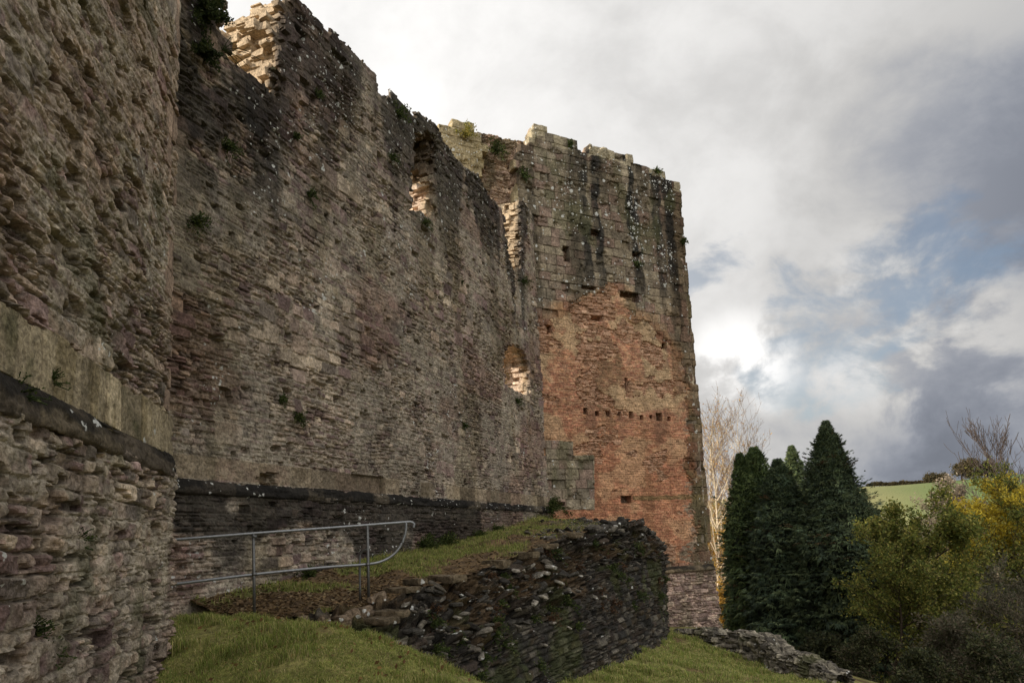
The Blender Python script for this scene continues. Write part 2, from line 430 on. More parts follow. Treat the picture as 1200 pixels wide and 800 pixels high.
def rough_ground(x, y):
    return (fbm2(x * 1.3, y * 1.3, 31, 4) - .5) * 0.16 + (fbm2(x * 7, y * 7, 35, 2) - .5) * 0.04

def sgrid(lo, hi, c0, c1, step, growth=1.16):
    mid = list(np.arange(c0, c1, step)); s = step; x = c1
    while x < hi: mid.append(x); s *= growth; x += s
    mid.append(hi); s = step; x = c0; left = []
    while x > lo: s *= growth; x -= s; left.append(x)
    return np.array(left[::-1] + mid)
def grid_faces(nx, ny):
    i, j = np.meshgrid(np.arange(nx - 1), np.arange(ny - 1), indexing='ij'); a = (i * ny + j).ravel()
    return np.stack([a, a + ny, a + ny + 1, a + 1], 1)
def build_ground():
    xs = sgrid(-2500, 2500, -5.5, 10, .07); ys = sgrid(-2500, 3500, 3.5, 24, .08)
    X, Y = np.meshgrid(xs, ys, indexing='ij'); x = X.ravel(); y = Y.ravel()
    r = np.hypot(x, y)
    z = gz(x, y) + rough_ground(x, y) * np.clip(1.2 - r / 80, .3, 1)
    z += (fbm2(x / 23, y / 23, 41, 3) - .5) * np.clip((r - 60) / 60, 0, 1) * 1.2
    n1 = fbm2(x * .9, y * .9, 51, 4); n2 = fbm2(x * 5, y * 5, 55, 3)
    c = np.tile(np.array(srgb(122, 122, 66)), (len(x), 1))
    c = lerp3(c, srgb(128, 122, 74), sst(n2, .4, .7)); c = lerp3(c, srgb(100, 80, 56), sst(n1, .47, .66) * .85)
    far = sst(r, 150, 190)
    nf = fbm2(x / 18, y / 9, 61, 3); fld = lerp3(np.tile(np.array(srgb(96, 112, 64)), (len(x), 1)), srgb(138, 132, 90), sst(-(x / np.maximum(y, 1)) + .15 * (nf - .5), -.60, -.50))
    fld *= (0.85 + .3 * nf)[:, None]
    c = c * (1 - far)[:, None] + fld * far[:, None]
    wood = sst(r, 26, 34) * (1 - sst(r, 120, 150)); c = lerp3(c, srgb(66, 60, 42), wood)
    o = mesh_from('ground', np.stack([x, y, z], 1), grid_faces(len(xs), len(ys)), M_EARTH, col=c, smooth=True)
    tag(o, kind='structure')
build_ground()

# ------------------------------------------------------------------ the terrace between wall and retaining bank
def poly_interp(P, n):
    P = np.array(P); seg = np.r_[0, np.cumsum(np.linalg.norm(np.diff(P, axis=0), axis=1))]
    t = np.linspace(0, seg[-1], n); Q = np.stack([np.interp(t, seg, P[:, i]) for i in range(3)], 1)
    return Q
def stations(P, idx):
    P = np.array(P); return np.stack([np.interp(idx, np.arange(len(P)), P[:, i]) for i in range(3)], 1)
def smooth_line(Q, w):
    k = np.hanning(2 * w + 3)[1:-1]; k /= k.sum(); pad = np.vstack([np.repeat(Q[:1], w, 0), Q, np.repeat(Q[-1:], w, 0)])
    return np.stack([np.convolve(pad[:, i], k, 'valid') for i in range(3)], 1)
INNER = [(215, 702), (260, 694), (320, 680), (380, 667), (450, 651), (515, 639), (575, 623), (630, 606)]
INNER = [WALL.world(np.array([u]), np.array([z]), np.array([-.25]))[0] for u, z in (WALL.uv(*q) for q in INNER)]
for u, z in ((.9, .42), (3.0, .38), (4.9, .1)):
    INNER.append(TOWER.world(np.array([u]), np.array([z]), np.array([-.3]))[0])
NI = 470
IDX = np.linspace(0, 10, NI)
LE, LS, LB, LI = (smooth_line(stations(P, IDX), 14) for P in (EDGE, SHOU, BOTT, INNER))
def terrace_point(s, r):
    s = np.asarray(s); i = np.clip(s * (NI - 1), 0, NI - 1.001); k = i.astype(int); f = (i - k)[:, None]
    e = LE[k] * (1 - f) + LE[k + 1] * f; n = LI[k] * (1 - f) + LI[k + 1] * f
    p = n * (1 - r)[:, None] + e * r[:, None]
    p[:, 2] += (fbm2(p[:, 0] * 1.4, p[:, 1] * 1.4, 71, 4) - .5) * .34 * np.sin(np.clip(r, 0, 1) * np.pi) + (fbm2(p[:, 0] * 8, p[:, 1] * 8, 75, 2) - .5) * .05
    return p
def build_terrace():
    ns, nr = 470, 130
    s, r = np.meshgrid(np.linspace(0, 1, ns), np.linspace(0, 1.0, nr), indexing='ij')
    p = terrace_point(s.ravel(), r.ravel()); x, y = p[:, 0], p[:, 1]
    n1 = fbm2(x * 1.1, y * 1.1, 81, 4); n2 = fbm2(x * 6, y * 6, 85, 3)
    c = np.tile(np.array(srgb(112, 92, 66)), (len(x), 1)); c = lerp3(c, srgb(86, 70, 52), sst(n2, .4, .65))
    g = sst(n1 + .22 * (1 - sst(np.abs(r.ravel() - .3), .1, .5)) - .10, .5, .66); c = lerp3(c, srgb(104, 108, 56), g * .85)
    c = lerp3(c, srgb(92, 87, 78), sst(s.ravel(), .60, .74) * sst(r.ravel(), .3, .6) * sst(n2, .35, .6))
    o = mesh_from('terrace_ground', p, grid_faces(ns, nr), M_EARTH, col=c, smooth=True); tag(o, kind='structure')
build_terrace()

def build_bank():
    nv = 170
    # cross-section: edge -> shoulder -> bottom
    vv = np.linspace(0, 1, nv); ii, jj = np.meshgrid(np.arange(NI), np.arange(nv), indexing='ij'); k = ii.ravel(); v = vv[jj.ravel()]
    half = 0.5
    t1 = np.clip(v / half, 0, 1)[:, None]; t2 = np.clip((v - half) / (1 - half), 0, 1)[:, None]
    p = np.where(v[:, None] < half, LE[k] * (1 - t1) + LS[k] * t1, LS[k] * (1 - t2) + (LB[k] - [0, 0, .3]) * t2)
    G = p.reshape(NI, nv, 3); du = np.gradient(G, axis=0); dv = np.gradient(G, axis=1)
    N = np.cross(dv, du); N /= np.maximum(np.linalg.norm(N, axis=2, keepdims=True), 1e-6); N = N.reshape(-1, 3)
    if (N @ np.array([.6, -.8, .2])).mean() < 0: N = -N
    arc = np.r_[0, np.cumsum(np.linalg.norm(np.diff(LS, axis=0), axis=1))]; u = arc[k]; zz = p[:, 2]
    pat = Mixed(Courses(201, 0, 25, -5, 2, (.09, .2), (1.3, 3.2), .05, .7, .03, 3), Courses(202, 0, 25, -5, 2, (.045, .085), (2, 5), .05, .7, .02, 4), .55)
    j, d, tu, tv, r = pat(u, zz)
    low = sst(v, .45, .56)
    sidx = IDX[k]
    right = sst(sidx, 6.2, 7.8)
    h = relief(d, tu, tv, r, .03, .05, .09, .05)
    rub = (fbm3(p[:, 0] * 1.5, p[:, 1] * 1.5, p[:, 2] * 1.9, 211, 5, .6) - .5)
    lump = np.abs(fbm3(p[:, 0] * 3.3, p[:, 1] * 3.3, p[:, 2] * 5.5, 215, 3, .6) - .5) * 2
    up = rub * 1.0 - lump * .34 + h * 1.0 - (r[:, 5] < .14) * .14 + (r[:, 5] > .9) * .10
    disp = up * (1 - low) + low * (h * 1.1 + rub * .32) - .03
    disp *= sst(v, -.05, .06)
    p = p + N * disp[:, None]
    crest = (1 - sst(v, .0, .22)) * right; p[:, 2] += crest * ((noise2(u * 2.2, v * 9, 241) - .5) * .36 + (noise2(u * 6, v * 26, 243) - .5) * .2) * sst(v, -.02, .02)
    pal = .8 * np.array([srgb(88, 84, 77), srgb(70, 67, 62), srgb(104, 98, 87), srgb(82, 72, 64), srgb(60, 58, 54), srgb(126, 119, 107), srgb(86, 76, 62)])
    c = stone_col(r, pal, .7) * .85
    c = lerp3(c, srgb(52, 44, 34), (1 - low) * sst(rub, -.1, .1) * .55); c = lerp3(c, srgb(40, 36, 32), sst(.022 - d, 0, .02) * .6)
    nm = fbm3(p[:, 0] * 1.2, p[:, 1] * 1.2, p[:, 2] * .8, 221, 3); c = lerp3(c, srgb(66, 72, 38), sst(nm, .60, .70) * .55)
    c = lerp3(c, srgb(92, 74, 52), sst(fbm3(p[:, 0] * .9, p[:, 1] * .9, p[:, 2] * 2, 231, 3), .55, .66) * (1 - low) * .6)
    c = np.hstack([c, (.03 + .05 * (r[:, 6] > .8))[:, None]])
    base = LB[NI // 2]
    t = thing('retaining_wall', base, 'dark ruined retaining wall of slaty rubble holding up the grassy terrace', 'wall')
    mesh_from('masonry', p, grid_faces(NI, nv)[:, ::-1], M_DARK, t, c)
    return p.reshape(NI, nv, 3), N.reshape(NI, nv, 3)
BANKP, BANKN = build_bank()

# ------------------------------------------------------------------ wall heads traced on their own planes
def trace(plane, pts): return np.array([plane.uv(x, y) for x, y in pts])
def top_fn(plane, pts):
    q = trace(plane, pts); u = np.maximum.accumulate(q[:, 0] + np.arange(len(q)) * 1e-5)
    return lambda uu: np.interp(uu, u, q[:, 1])
def in_poly(u, v, poly):
    ins = np.zeros(u.shape, bool); n = len(poly)
    for a in range(n):
        (x0, y0), (x1, y1) = poly[a], poly[(a + 1) % n]
        if y0 == y1: continue
        hit = ((y0 > v) != (y1 > v)) & (u < (x1 - x0) * (v - y0) / (y1 - y0) + x0); ins ^= hit
    return ins
def cells(l): return (l[1:] + l[:-1]) / 2

def string_course(name, plane, u0, u1, zc, prof, mat, parent, cols, seed, lich=0.2, step=.03, base=0.0):
    """moulded band: profile (w, z) swept along u, cut into blocks of uneven length and weathering"""
    us = np.arange(u0, u1 + step, step); P = np.array(prof); seg = np.r_[0, np.cumsum(np.linalg.norm(np.diff(P, axis=0), axis=1))]
    tt = np.linspace(0, seg[-1], 26); pw = np.interp(tt, seg, P[:, 0]); pz = np.interp(tt, seg, P[:, 1])
    U, K = np.meshgrid(us, np.arange(26), indexing='ij'); u = U.ravel(); k = K.ravel()
    rg = np.random.default_rng(seed); e = [u0 - 1]
    while e[-1] < u1 + 1: e.append(e[-1] + .45 + .6 * rg.random())
    e = np.array(e); b = np.searchsorted(e, u) - 1; rb = rg.random((len(e), 4))[b]
    dj = np.minimum(u - e[b], e[np.minimum(b + 1, len(e) - 1)] - u)
    w = pw[k]; z = pz[k]
    nz = (fbm2(u * 4, z * 9 + w * 9, seed, 5, .62) - .5) * 1.5 - .5 * sst(fbm2(u * 2.2, z * 7, seed + 9, 3), .58, .68)
    scale = 1 - .22 * rb[:, 0] - .5 * (1 - sst(dj, 0, .025)) * .35
    w2 = base + w * scale + nz * .05 * (w > .005); z2 = zc + z + (rb[:, 1] - .5) * .02 + nz * .03
    c = cols[(rb[:, 2] * len(cols)).astype(int)] * (.75 + .5 * fbm2(u * 2, z * 6, seed + 4, 3))[:, None]
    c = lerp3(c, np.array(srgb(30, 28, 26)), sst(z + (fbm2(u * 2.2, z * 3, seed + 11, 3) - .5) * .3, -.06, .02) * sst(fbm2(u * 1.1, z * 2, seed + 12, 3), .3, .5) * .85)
    c = np.hstack([c, np.full((len(c), 1), lich) * (fbm2(u * .8, z * .8, seed + 7, 2) > .45)[:, None]])
    return mesh_from(name, plane.world(u, z2, w2), grid_faces(len(us), 26), mat, parent, c, True)

# ------------------------------------------------------------------ curtain wall
def build_curtain():
    u0, u1, z0, z1 = -4.0, uj + .35, -1.3, 13.2
    us = np.r_[np.arange(u0, 0, .12), np.arange(0, u1 + .03, .034)]; zs = np.arange(z0, z1, .026)
    ws = np.array([0, .10, .26, .48, .74, 1.02, 1.32, 1.6]); nw = len(ws) - 1
    uc, zc = cells(us), cells(zs); U, Z = np.meshgrid(uc, zc, indexing='ij')
    top = top_fn(WALL, [(150, -200), (222, -60), (256, -50), (260, -5), (262, 32), (265, 62), (283, 76), (305, 97), (326, 119), (328, 60), (333, 20), (338, 2), (345, -2), (356, 4), (365, 14), (380, 40), (396, 46), (412, 56), (428, 74),
                        (440, 90), (444, 104), (455, 112), (470, 119), (480, 131), (494, 136), (506, 142), (512, 150), (520, 163), (535, 183), (550, 196), (562, 208), (577, 232), (590, 250), (594, 285), (600, 312), (607, 322), (611, 318), (611, 242), (613, 232), (622, 226), (630, 232), (634, 262), (638, 300), (644, 330), (660, 350)])
    A = Courses(101, u0, u1, z0, z1, (.12, .25), (1.1, 2.5), .10, .45, .035, 3.2)
    B = Courses(102, u0, u1, z0, z1, (.065, .125), (1.4, 3.4), .10, .45, .026, 5)
    front = Mixed(A, B, .6, .4)
    core = [Mixed(Courses(110 + k, u0, u1, z0, z1, (.10, .22), (1.4, 3.2), .08, .5, .03, 3.5), Courses(120 + k, u0, u1, z0, z1, (.06, .12), (2, 4.5), .08, .5, .03, 4), .55) for k in range(3)]
    nshift = (fbm2(U * 1.6, Z * 1.6, 141, 3) - .5)
    T = top(U + nshift * .06) + (fbm2(U * 3.1, Z * .2, 143, 3) - .5) * .35
    # windows: arched one low, tall slit high, both cut right through and splayed towards the inside
    low = trace(WALL, [(593, 452), (621, 464), (622, 437), (619, 418), (612, 408), (604, 403), (597, 404), (592, 412), (591, 430)])
    sl = trace(WALL, [(484, 246), (511, 258), (509, 200), (497, 186), (484, 190)])
    rec = trace(WALL, [(486, 195), (511, 205), (512, 160), (500, 152), (487, 156)])
    hol = trace(WALL, [(302, 571), (320, 574), (321, 551), (303, 549)])
    mask = np.zeros((len(uc), len(zc), nw), bool)
    for k in range(nw):
        pat = front if k == 0 else core[k % 3]
        wk = ws[k]
        sh = (core[k % 3].A.r[:, 6] - .5) if k else None
        Tk = T + (0 if k == 0 else (fbm2(U * 2.2 + 13 * k, Z * 2.2, 150 + k, 2) - .5) * .5)
        Uk = U + (0 if k == 0 else (fbm2(U * 3 + 7 * k, Z * 6, 160 + k, 2) - .5) * .34)
        ins = Z < (Tk if k == 0 else np.minimum(Tk, top(Uk) + .25))
        def grow(poly, g, h=0.0):
            c = poly.mean(0); q = poly - c; return c + q * np.array([1 + g, 1 + h])
        sp = wk * .10
        ins &= ~in_poly(Uk, Z, grow(low, sp)) & ~in_poly(Uk, Z, grow(sl, sp, .75 * wk))
        if wk < .6: ins &= ~in_poly(Uk, Z, rec)
        if wk < .25: ins &= ~in_poly(U, Z, hol)
        mask[:, :, k] = alive_by_stone(pat, U, Z, ins)
    mask = supported(mask)
    i, j, k, Q = lattice(mask)
    u, z, w = us[i], zs[j], -ws[k]
    jf, d, tu, tv, r = front(u, z)
    bl = Courses(103, u0, u1, 0, 3, (.4, .41), (.7, 2.2), 0, .5, .012, 3); bl.e = np.array([-9, -5, 1.10, 1.50, 9, 12.]); rb_ = np.random.default_rng(8); rows = []
    for q in range(5):
        x = u0 - 2; row = []
        while x < u1 + 2: row.append(x); x += .3 + .75 * rb_.random()
        rows.append(np.array(row) + q * 1000.)
    bl.k = np.concatenate(rows); bl.nst = len(bl.k) + 2; bl.r = rb_.random((bl.nst, 8)); jb_, db_, tb1, tb2, rbb = bl(u, z)
    isbl = (z > 1.11) & (z < 1.49) & (rbb[:, 7] < .8) & (k == 0); d = np.where(isbl, db_, d); tu = np.where(isbl, tb1, tu); tv = np.where(isbl, tb2, tv); r = np.where(isbl[:, None], rbb, r)
    BG = Courses(104, u0, u1, z0, z1, (.26, .44), (.9, 1.8), .08, .45, .03, 2.5); jg, dg, tg1, tg2, rg_ = BG(u, z)
    isg = (rg_[:, 7] < .035 + .28 * sst(fbm2(u * .45, z * .45, 173, 3), .54, .66)) & (k == 0) & ~isbl & (z > 1.5)
    d = np.where(isg, dg, d); tu = np.where(isg, tg1, tu); tv = np.where(isg, tg2, tv); r = np.where(isg[:, None], rg_, r)
    n1 = fbm2(u * .55, z * .55, 171, 4); n2 = fbm2(u * 2.3, z * 2.3, 175, 3); n3 = fbm2(u * 11, z * 16, 177, 3)
    render_patch = sst(fbm2(u * .8, z * .9, 179, 4), .47, .60)                 # mortar smeared over the stones
    h = relief(d, tu, tv, r, .022, .045, .055, .03) * (1 - .65 * render_patch) + (n3 - .5) * .04 + (n2 - .5) * .06
    h -= (r[:, 5] < .035) * .11
    plinth = 1 - sst(z, .93, .99)
    h += plinth * .05
    # back and core vertices
    kk = k > 0
    for c_ in range(3):
        s_ = kk & (k % 3 == c_)
        if s_.any():
            _, dc, tuc, tvc, rc = core[c_](u[s_], z[s_]); d[s_] = dc; r[s_] = rc
            h[s_] = relief(dc, tuc, tvc, rc, .03, .03, .05, .03)
    g = [(fbm3(u * 2.6 + 50 * q, z * 3.4, w * 2.6, 181 + q, 3) - .5) * .16 for q in range(3)]
    bump = np.where(kk, 1.0, 0.0)
    P = WALL.world(u + g[0] * bump, z + g[1] * bump * .7, w + h * np.where(kk, .6, 1) + g[2] * bump * .5)
    # colour
    c = stone_col(r, PAL, .75)
    c = lerp3(c, MORTAR, np.clip(sst(.026 - d, 0, .016) * sst(n2, .22, .5) * .85 + render_patch * .5 * sst(n3, .3, .6), 0, 1))
    c = lerp3(c, srgb(40, 34, 30), sst(.012 - d, 0, .01) * (1 - sst(n2, .28, .45)) * .8)
    c = lerp3(c, c * np.array([.80, .68, .68]), sst(fbm2(u * .35, z * .6, 191, 4), .52, .62) * .8)     # purplish sandstone patches
    c = lerp3(c, c * np.array([.70, .69, .61]), sst(fbm2(u * 1.2, z * .28, 195, 3), .55, .68) * .7)   # greenish run-off
    c *= (.66 + .66 * n1)[:, None]
    ashband = plinth < .5
    band = (z > 1.12) & (z < 1.50)
    c = lerp3(c, srgb(132, 118, 94), np.where(band & isbl, .6, 0)); c = np.where(isbl[:, None], c * (.75 + .5 * r[:, 1:2]), c)
    blk = sst(-z, -1.12, -.85) * sst(fbm2(u * .8, z * 1.3, 199, 4) + .25 * sst(z, -.2, .9), .42, .56)
    c = lerp3(c, srgb(36, 34, 32), blk * .82 * (u < 11) + blk * .35 * (u >= 11))
    q2 = top(u) - z
    st = sst(fbm2(u * 1.5, z * .12, 203, 3) + .26 * (1 - sst(q2, 0, 3.0)), .52, .68) * (1 - sst(q2, 1.0, 5.0))
    c = lerp3(c, srgb(44, 42, 40), np.clip(st, 0, 1) * .75)
    dk = np.exp(-((u - .6) / 1.6) ** 2 - ((z - 7.6) / 2.0) ** 2); c = lerp3(c, srgb(38, 36, 34), np.clip(dk * 1.1 * sst(n2, .3, .55), 0, .8))
    c = lerp3(c, srgb(206, 184, 154), np.where(kk, .7, 0) * sst(-w, .02, .3))                       # fresh core stone and old plaster inside, paled so sunlit breaks look brighter
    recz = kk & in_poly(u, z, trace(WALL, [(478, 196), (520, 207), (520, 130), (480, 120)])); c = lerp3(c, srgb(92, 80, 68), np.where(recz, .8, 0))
    deepw = kk & (w < -.3) & (z < 10.2) & (u > 6); c = lerp3(c, srgb(224, 202, 184), np.where(deepw, .7, 0))  # window jambs lightened again, sunlit tone put into the colour
    lich = .006 + .34 * sst(fbm2(u * .6, z * .6, 207, 3), .57, .70) * sst(fbm2(u * 2.6, z * 2.6, 208, 2), .45, .6) + .05 * blk + .22 * st
    for px_, py_, w_ in ((392, 116, .75), (402, 130, .5), (462, 182, .4), (498, 205, .3), (356, 160, .3), (250, 440, .35), (420, 300, .3)):
        ul, zl = WALL.uv(px_, py_); lich = np.maximum(lich, .75 * np.exp(-((u - ul) / w_) ** 2 - ((z - zl) / (w_ * 1.2)) ** 2) * sst(n2, .35, .55))
    c = np.hstack([c, np.where(kk, 0, lich)[:, None]])
    t = thing('curtain_wall', (*WALL.o, -.9), 'long high curtain wall of brown sandstone rubble with broken top and two window openings', 'wall')
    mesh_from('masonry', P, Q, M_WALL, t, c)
    string_course('string_course', WALL, -.8, uj + .1, .985, [(0.03, -.11), (.06, -.105), (.10, -.08), (.11, -.03), (.09, .03), (.05, .09), (-.02, .14)], M_WALL, t,
                  np.array([srgb(50, 47, 43), srgb(66, 60, 53), srgb(44, 41, 38), srgb(90, 82, 70), srgb(56, 52, 46)]), 301, .26, base=.0)
    return t
build_curtain()

# ------------------------------------------------------------------ near tower on the left
def build_near():
    u0, u1, z0, z1 = -13.0, .02, -2.0, 9.0
    us = np.r_[np.arange(-13, -4.6, .25), np.arange(-4.6, .02, .0115)]
    zs = np.r_[np.arange(-2, 6.4, .0125), np.arange(6.4, 9.2, .2)]
    ws = np.array([0, .2, .6, 1.2, 2.0]); nw = 4
    uc, zc = cells(us), cells(zs); U, Z = np.meshgrid(uc, zc, indexing='ij')
    A = Courses(401, u0, u1, z0, z1, (.10, .24), (1.2, 2.8), .10, .5, .035, 3)
    B = Courses(402, u0, u1, z0, z1, (.045, .11), (1.6, 4.2), .10, .5, .025, 4.5)
    pat = Mixed(A, B, .56, .7)
    mask = np.ones((len(uc), len(zc), nw), bool)
    end = U < -.03 + (fbm2(U * .1, Z * 2.2, 410, 3) - .5) * .06
    for k in range(nw): mask[:, :, k] = end if k else alive_by_stone(pat, U, Z, end)
    mask[:, :, 0] |= (U < -.25)
    i, j, k, Q = lattice(mask); u, z, w = us[i], zs[j], -ws[k]
    jf, d, tu, tv, r = pat(u, z)
    # facing of large dressed blocks above the string course
    ash = Courses(403, u0, u1, 1.1, 1.6, (.46, .47), (.5, 1.1), .0, .6, .012, 3); ash.e = np.array([-9, -5, 1.08, 1.56, 9, 12.])
    rg = np.random.default_rng(5); rows = []
    for q in range(5):
        x = -15.0; row = []
        while x < 3: row.append(x); x += .26 + .34 * rg.random()
        rows.append(np.array(row) + q * 1000.)
    ash.k = np.concatenate(rows); ash.nst = len(ash.k) + 2; ash.r = rg.random((ash.nst, 8))
    ja, da, tua, tva, ra = ash(u, z); band = (z > 1.06) & (z < 1.57 + (fbm2(u * 3, z * 0, 412, 2) - .5) * .2)
    d = np.where(band, da, d); tu = np.where(band, tua, tu); tv = np.where(band, tva, tv); r = np.where(band[:, None], ra, r)
    n1 = fbm2(u * .9, z * .9, 421, 4); n2 = fbm2(u * 3.7, z * 3.7, 425, 4, .6); n3 = fbm2(u * 17, z * 22, 427, 4, .6); n4 = fbm2(u * 8, z * 11, 429, 3)
    smear = sst(fbm2(u * 1.4, z * 1.6, 431, 4) + .06 * sst(z, 1.5, 3), .42, .56) * (~band)
    QN = Courses(404, -3, 1, z0, z1, (.34, .62), (.5, 1.0), .03, .5, .02, 2); jq, dq, tuq, tvq, rq_ = QN(u, z)
    quoin = (u > -.16 - .34 * rq_[:, 6]) & (rq_[:, 7] < .34) & (z > 1.6); d = np.where(quoin, dq, d); tu = np.where(quoin, tuq, tu); tv = np.where(quoin, tvq, tv); r = np.where(quoin[:, None], rq_, r)
    band_ = band; band = band | quoin; smear = smear * (~band)
    rel = relief(d, tu, tv, r, .020, .050, .050, .03)
    rel_b = relief(d, tu, tv, r, .016, .035, .03, .015)
    h = np.where(band, rel_b + (n3 - .5) * .018 + (n2 - .5) * .02, rel * (1 - .6 * smear) + (n3 - .5) * .035 + (n4 - .5) * .03 + (n2 - .5) * .05) * (1 - .22 * sst(z, 1.5, 3))
    pit = sst(fbm2(u * 4.5, z * 11, 433, 3), .60, .70); h -= np.where(band, 0, pit * .075 + (r[:, 5] < .05) * .07)
    h += (1 - sst(z, .88, .98)) * .07 - .035 * (z > 1.57)
    kk = k > 0
    h[kk] = 0
    g = [(fbm3(u * 3 + 50 * q, z * 4, w * 3, 441 + q, 3) - .5) * .16 * kk for q in range(3)]
    bz = (fbm2(u * .1, z * 2.4, 451, 3) - .5) * .03
    P = NEAR.world(u + g[0] + bz * (u > -.6), z + g[1], w + h + g[2])
    c = stone_col(r, PAL, .8); c = lerp3(c, MORTAR * .95, np.clip(smear * .7 * sst(n4, .25, .6) + sst(.022 - d, 0, .014) * sst(n2, .25, .5) * .7, 0, 1))
    c = lerp3(c, srgb(50, 42, 35), np.clip(pit * .5 + sst(.012 - d, 0, .012) * (1 - smear) * .5, 0, .8))
    c = lerp3(c, c * np.array([.86, .77, .76]), sst(fbm2(u * .7, z * .9, 461, 3), .5, .62) * .7)
    c = np.where(band[:, None], lerp3(np.where(quoin[:, None], np.array(srgb(160, 138, 120)), np.array(srgb(164, 150, 124))) * (.55 + .7 * r[:, 1:2]), srgb(70, 62, 52), sst(.012 - d, 0, .01)), c)
    c = lerp3(c, c * np.array([.62, .60, .50]), sst(fbm2(u * 4.5, z * .6, 465, 3), .52, .66) * (.25 + .5 * band))
    c *= (.80 + .55 * n1 + .22 * sst(z, 1.5, 3.5))[:, None]
    c = lerp3(c, srgb(62, 66, 36), sst(fbm2(u * 1.6, z * 1.6, 467, 4), .62, .74) * .6)
    lich = .02 + .3 * sst(fbm2(u * 1.1, z * 1.1, 469, 3), .58, .70)
    c = np.hstack([c, lich[:, None]])
    t = thing('corner_tower', (*NEAR.o, -1.4), 'weathered near tower of rough eroded rubble filling the left side, dark moulding low across it', 'tower')
    mesh_from('masonry', P, Q, M_NEAR, t, c)
    string_course('string_course', NEAR, -5.2, -.02, .965, [(.06, -.13), (.07, -.125), (.085, -.115), (.09, -.07), (.078, -.035), (.07, .0), (.04, .07), (.0, .13), (-.05, .17)], M_NEAR, t,
                  np.array([srgb(70, 63, 55), srgb(88, 79, 67), srgb(54, 49, 44), srgb(98, 88, 72)]), 471, .10, .014, base=.01)
build_near()

